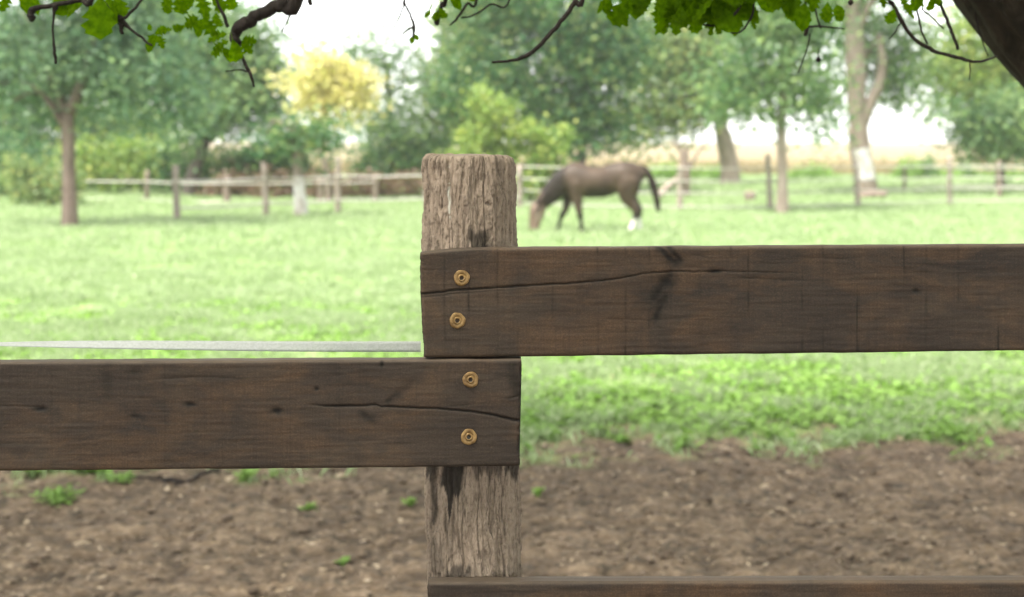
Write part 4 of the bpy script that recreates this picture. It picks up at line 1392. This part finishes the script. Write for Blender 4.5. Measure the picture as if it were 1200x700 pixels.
# right hand arched twig near the trunk
Y6 = 3.05
br6 = twig([(1040, -20, 2.2), (1047, 4, 2.3), (1056, 24, 2.6), (1070, 44, 2.4), (1087, 56, 2.6), (1105, 63, 2.2), (1124, 68, 2.4), (1140, 72, 1.8), (1154, 71, 1.5), (1168, 66, 1.2)], Y6, None, (gx(1030, 3.1), 3.1, 2.55))
twig([(1098, -14, 2), (1102, 4, 1.9), (1110, 24, 2.1), (1117, 42, 2.0), (1123, 58, 1.9)], Y6, None, (gx(1100, 3.15), 3.15, 2.42))
twig([(1072, -10, 1.3), (1075, 12, 1.3), (1080, 36, 1.2), (1087, 52, 1.2)], Y6, None, (gx(1080, 3.15), 3.15, 2.42))
twig([(1080, 10, 1.1), (1094, 22, 1.0), (1106, 34, .9)], Y6)
twig([(1057, 24, .9), (1049, 38, .8), (1042, 46, .6)], Y6)
twig([(1140, -10, 1.1), (1146, 30, 1.0), (1152, 50, .9), (1158, 66, .8)], Y6 + .2, None, (gx(1135, 3.3), 3.3, 2.4))
twig([(1137, 72, .9), (1137, 84, .7), (1136, 94, .5)], Y6)


for (a, b, r, yy_, par) in ((959, 70, 3.4, Y5 + .3, br5), (944, 40, 2.6, Y5 + .15, br5), (512, 27, 3.2, Y3, br3), (37, 22, 4, Y2, br2), (997, 3, 3.5, Y6, br6)):
    p_ = at(a, b, yy_); k_ = yy_ / F
    MB().tube([p_ + Vector((.2 * k_, 0, (r + 9) * k_)), p_ + Vector((0, 0, (r + 3) * k_)), p_ + Vector((0, 0, r * k_)), p_ + Vector((0, 0, r * .6 * k_)), p_, p_ - Vector((0, 0, r * .6 * k_)), p_ - Vector((0, 0, r * k_))],
              [.7 * k_, .7 * k_, .9 * k_, r * .8 * k_, r * k_, r * .8 * k_, r * .2 * k_], 10).build('fruit', MAT['twig'], par)


def leaves(lst, Y, parent):
    """(px, py, length_px, angle)"""
    for (x, y, L, a) in lst:
        put_leaf(at(x, y, Y + rl.uniform(-.06, .06)), L * 1.15 * Y / F, parent, a, .2, rl)


leaves([(102, -2, 34, -150), (98, 2, 30, -170), (118, -6, 46, -88), (126, -2, 30, -70), (88, 0, 26, -140), (134, -6, 26, -60), (112, -10, 28, -120), (25, -6, 24, -60), (40, -4, 20, -80), (10, -8, 20, -110), (62, -6, 22, -50)], Y2, br2)
leaves([(172, 42, 13, -20), (174, 44, 12, -60), (176, 46, 14, -95), (180, 40, 14, 25), (186, 42, 14, -70), (190, 36, 10, 10), (178, 36, 10, 130), (192, -3, 18, -70), (200, -6, 16, -110)], Y2, br2)
leaves([(232, 20, 22, -150), (224, 26, 20, -150), (238, 20, 24, -60), (236, 22, 22, -110), (216, 30, 14, -160), (253, 14, 14, -85), (255, 20, 12, -80), (268, 48, 24, -145), (272, 46, 26, -80), (266, 40, 22, -165), (262, 50, 20, -130), (282, 48, 18, -45), (284, 46, 16, -10), (236, -6, 26, -80), (246, -8, 24, -50), (226, -8, 22, -120), (266, -8, 20, -70), (210, -8, 24, -90), (262, 56, 16, -60)], Y1, br1)
leaves([(484, 42, 9, -100), (486, 40, 8, -60), (514, 8, 14, -60), (508, 4, 14, -120), (512, 12, 12, -100), (528, -4, 18, -50), (534, -8, 16, -80), (545, -6, 14, -20), (505, 14, 10, -150)], Y3, br3)
LC = []
for i in range(70):                     # the dense leafy strip along the top
    x = rl.triangular(690, 990, 800)
    deep = 20 if 765 < x < 845 else (12 if x < 900 else 13)
    y = rl.uniform(-30, deep - 6)
    LC.append((x, y, rl.uniform(20, 36), rl.gauss(-88, 48)))
for i in range(20):
    LC.append((rl.uniform(770, 840), rl.uniform(-6, 16), rl.uniform(18, 28), rl.gauss(-85, 40)))
LC += [(716, -2, 22, -140), (712, -4, 20, -95), (735, -2, 20, -95), (738, 0, 18, -70), (793, 16, 22, -95), (798, 14, 18, -75), (836, 28, 10, -160), (838, 30, 11, -60), (834, 32, 9, -100), (882, 22, 12, -80), (884, 18, 11, -60), (878, 12, 14, -130), (974, 8, 18, -110), (980, 6, 18, -75), (970, 2, 20, -95), (984, 10, 14, -95)]
leaves(LC, Y5, br5)
leaves([(1060, 4, 14, -60), (1048, 10, 18, -115), (1055, -4, 18, -60), (1068, -4, 20, -80), (1074, -6, 20, -50), (1088, -6, 18, -30), (1092, -4, 16, -90), (1064, 14, 10, -40), (1078, -10, 22, -100), (1100, -12, 18, -100), (1036, -10, 18, -90)], Y6, br6)

# the crown overhead, out of the picture: it shades the fence and the soil
CR = []
for gxx in (-5.2, -3.4, -1.6, .2, 2.0, 3.8, 5.6):
    for gyy in (-5.0, -3.2, -1.4, .4, 2.2, 4.0, 5.8, 7.4):
        r_ = math.hypot(gxx / 7.0, (gyy - 1.0) / 7.0)
        if r_ < 1.08:
            CR.append((gxx + random.uniform(-.4, .4), gyy + random.uniform(-.4, .4), 5.4 - 1.6 * r_ ** 2 + random.uniform(-.3, .3), 1.35, 1.35, .75, 1))
V, Q, _ = leaf_cloud(CR, 52000, .085, 20, .25, .7, 77)
lim = 2.16 + .104 * np.clip(V[:, 1], 0, 20) + .30
V[:, 2] = np.maximum(V[:, 2], lim)
cr = mesh_np('crown', V, Q, MAT['leaf_near'], OT, False)
cr['kind'] = 'stuff'


# ------------------------------------------------------------------ small things lying on the soil
def ground_pt(px, py):
    Y = 3000.0 / (py - HZ)
    X = gx(px, Y)
    z = float(ground_z(np.array([X]), np.array([Y]))[0])
    Y2 = (CH - z) * F / (py - HZ)
    X2 = gx(px, Y2)
    return Vector((X2, Y2, float(ground_z(np.array([X2]), np.array([Y2]))[0])))


# fallen twig with side shoots
p = [ground_pt(a, b) + Vector((0, 0, .018)) for a, b in ((152, 566), (185, 566), (215, 565), (240, 562), (258, 560))]
ft = empty('fallen_twig', p[2] - Vector((0, 0, .018)), 'dark fallen twig lying on the soil under the lower board', 'twig')
MB().tube(spline(p, 20), np.linspace(.006, .011, 20), 8).build('stem', MAT['twig'], ft)
for a, b, c in (((190, 566), (199, 572), (208, 576)), ((215, 565), (196, 569), (192, 578))):
    q = [ground_pt(*v) + Vector((0, 0, .02)) for v in (a, b, c)]
    MB().tube(spline(q, 8), np.linspace(.008, .004, 8), 6).build('side_shoot', MAT['twig'], ft)

# dry fallen leaves
DL = []
for s in range(4):
    me = leaf_mesh(s % 3, 50 + s).copy(); me.name = 'fallen_leaf'
    me.materials.clear(); me.materials.append(MAT['dryleaf']); DL.append(me)
spots = [(352, 568), (372, 567), (328, 588), (345, 595), (392, 563), (273, 562), (195, 578), (30, 610), (28, 670), (8, 625), (165, 660), (240, 625), (635, 612), (690, 588), (806, 558), (776, 579), (890, 580), (960, 524), (998, 528), (1028, 623), (640, 525), (760, 520), (1140, 498), (1165, 508), (1090, 545), (860, 530), (905, 515), (1050, 512), (925, 602), (730, 643), (810, 600), (1130, 560), (455, 578), (470, 620), (420, 640), (110, 600), (85, 640), (300, 610), (680, 540), (720, 528)]
for i, (a, b) in enumerate(spots):
    o = bpy.data.objects.new('fallen_leaf', DL[i % 4])
    o.location = ground_pt(a, b) + Vector((0, 0, .014))
    o.rotation_euler = (rl.uniform(-.5, .5), rl.uniform(-.4, .4), rl.uniform(0, 6.28))
    o.scale = (rl.uniform(.05, .10), rl.uniform(.03, .055), rl.uniform(.05, .09))
    link(o)
    tag(o, 'pale dry fallen leaf lying on the bare brown soil', 'leaf', 'fallen leaves on the soil')

# green weed tufts on the soil
for (a, b, w, lb) in ((68, 588, 19, 'largest green weed tuft growing on the bare soil at the left'), (40, 558, 8, 'small weed tuft just under the lower board near the left edge'), (120, 556, 6, 'little weed tuft under the lower board, left of the fallen twig'), (145, 566, 8, 'little weed tuft at the left end of the fallen twig'),
                      (362, 595, 5, 'low weed patch on the soil among pale leaves left of the post'), (480, 596, 5, 'small bright weed just left of the post foot'), (401, 657, 2.5, 'tiny weed on the soil below the pale leaves'), (1125, 514, 16, 'weed tuft on the soil edge at the right'), (905, 512, 10, 'dark weed tuft at the grass edge right of centre'), (725, 519, 9, 'dark weed tuft at the grass edge nearest the post'), (800, 523, 12, 'weed tuft at the grass edge below the knot in the upper board'), (1050, 490, 12, 'upright weed tuft in the grass edge at the right'), (630, 586, 3, 'tiny weed on the soil right of the post')):
    c = ground_pt(a, b)
    k = c.y / F
    n = int(16 + w * 6)
    rg = np.random.default_rng(int(a))
    r = w * k
    px_ = rg.normal(size=n) * r * .6; py_ = rg.normal(size=n) * r * .9
    h = (.02 + .05 * rg.random(n)) * (.6 + w / 20)
    ang = rg.random(n) * 6.28; ln = .018 + .03 * rg.random(n)
    root = empty('weed_tuft', c, lb, 'weed')
    V = []
    for j in range(n):
        b0 = np.array([c.x + px_[j], c.y + py_[j], c.z + h[j] * .55])
        dr = np.array([math.cos(ang[j]), math.sin(ang[j]), rg.uniform(-.3, .7)]) * ln[j]
        sd = np.array([-math.sin(ang[j]), math.cos(ang[j]), 0]) * ln[j] * .33
        V += [b0 - dr * .2, b0 + dr * .4 + sd, b0 + dr, b0 + dr * .4 - sd]
    mesh_np('leaves', np.array(V), np.arange(4 * n).reshape(n, 4), MAT['weed'], root, False)
    m = MB()
    for j in range(0, n, 3):
        m.tube([(c.x + px_[j] * .5, c.y + py_[j] * .5, c.z - .01), (c.x + px_[j], c.y + py_[j], c.z + h[j] * .55)], [.002, .0012], 4)
    m.build('stem', MAT['weed'], root)




# pale crumbs of leaf litter and bark on the soil and along the grass edge
n = 3200
yy = 5.2 + 7.5 * RNG.random(n) ** 1.3; xx = (RNG.random(n) - .5) * (yy * .78 + .8)
zz = ground_z(xx, yy) + .006 + .05 * turf_amount(xx, yy) * RNG.random(n)
L = .007 + .022 * RNG.random(n) ** 2; W = L * (.25 + .5 * RNG.random(n)); a = RNG.random(n) * 6.283
V = np.empty((n, 4, 3))
for i, (u, v) in enumerate(((-1, 0), (.1, .6), (1, .05), (0, -.6))):
    V[:, i] = np.stack([xx + u * L * np.cos(a) - v * W * np.sin(a), yy + u * L * np.sin(a) + v * W * np.cos(a), zz + (RNG.random(n) - .3) * .012], -1)
tag(mesh_np('leaf_litter', V.reshape(-1, 3), np.arange(n * 4).reshape(n, 4), MAT['dryleaf'], None, False),
    'pale crumbs of dry leaf littering the soil and the grass edge', None, None, 'stuff')

# ------------------------------------------------------------------ thin haze volume, added to lift dark tones and soften contrast
hz = NT('added_veil')
pv_ = hz.n('ShaderNodeVolumePrincipled')
pv_.inputs['Color'].default_value = (0.93, 0.96, 1.0, 1)
pv_.inputs['Density'].default_value = 0.00055
pv_.inputs['Anisotropy'].default_value = 0.2
hz.l(pv_.outputs[0], hz.out.inputs['Volume'])
x0, x1, y0, y1, z0, z1 = -560, 560, -120, 780, -1.6, 17
MBh = MB().add([(x, y, z) for x in (x0, x1) for y in (y0, y1) for z in (z0, z1)],
               [(0, 1, 3, 2), (4, 6, 7, 5), (0, 4, 5, 1), (2, 3, 7, 6), (0, 2, 6, 4), (1, 5, 7, 3)])
tag(MBh.build('haze', hz.m, None, False), 'thin added haze that pales the far trees', None, None, 'stuff')
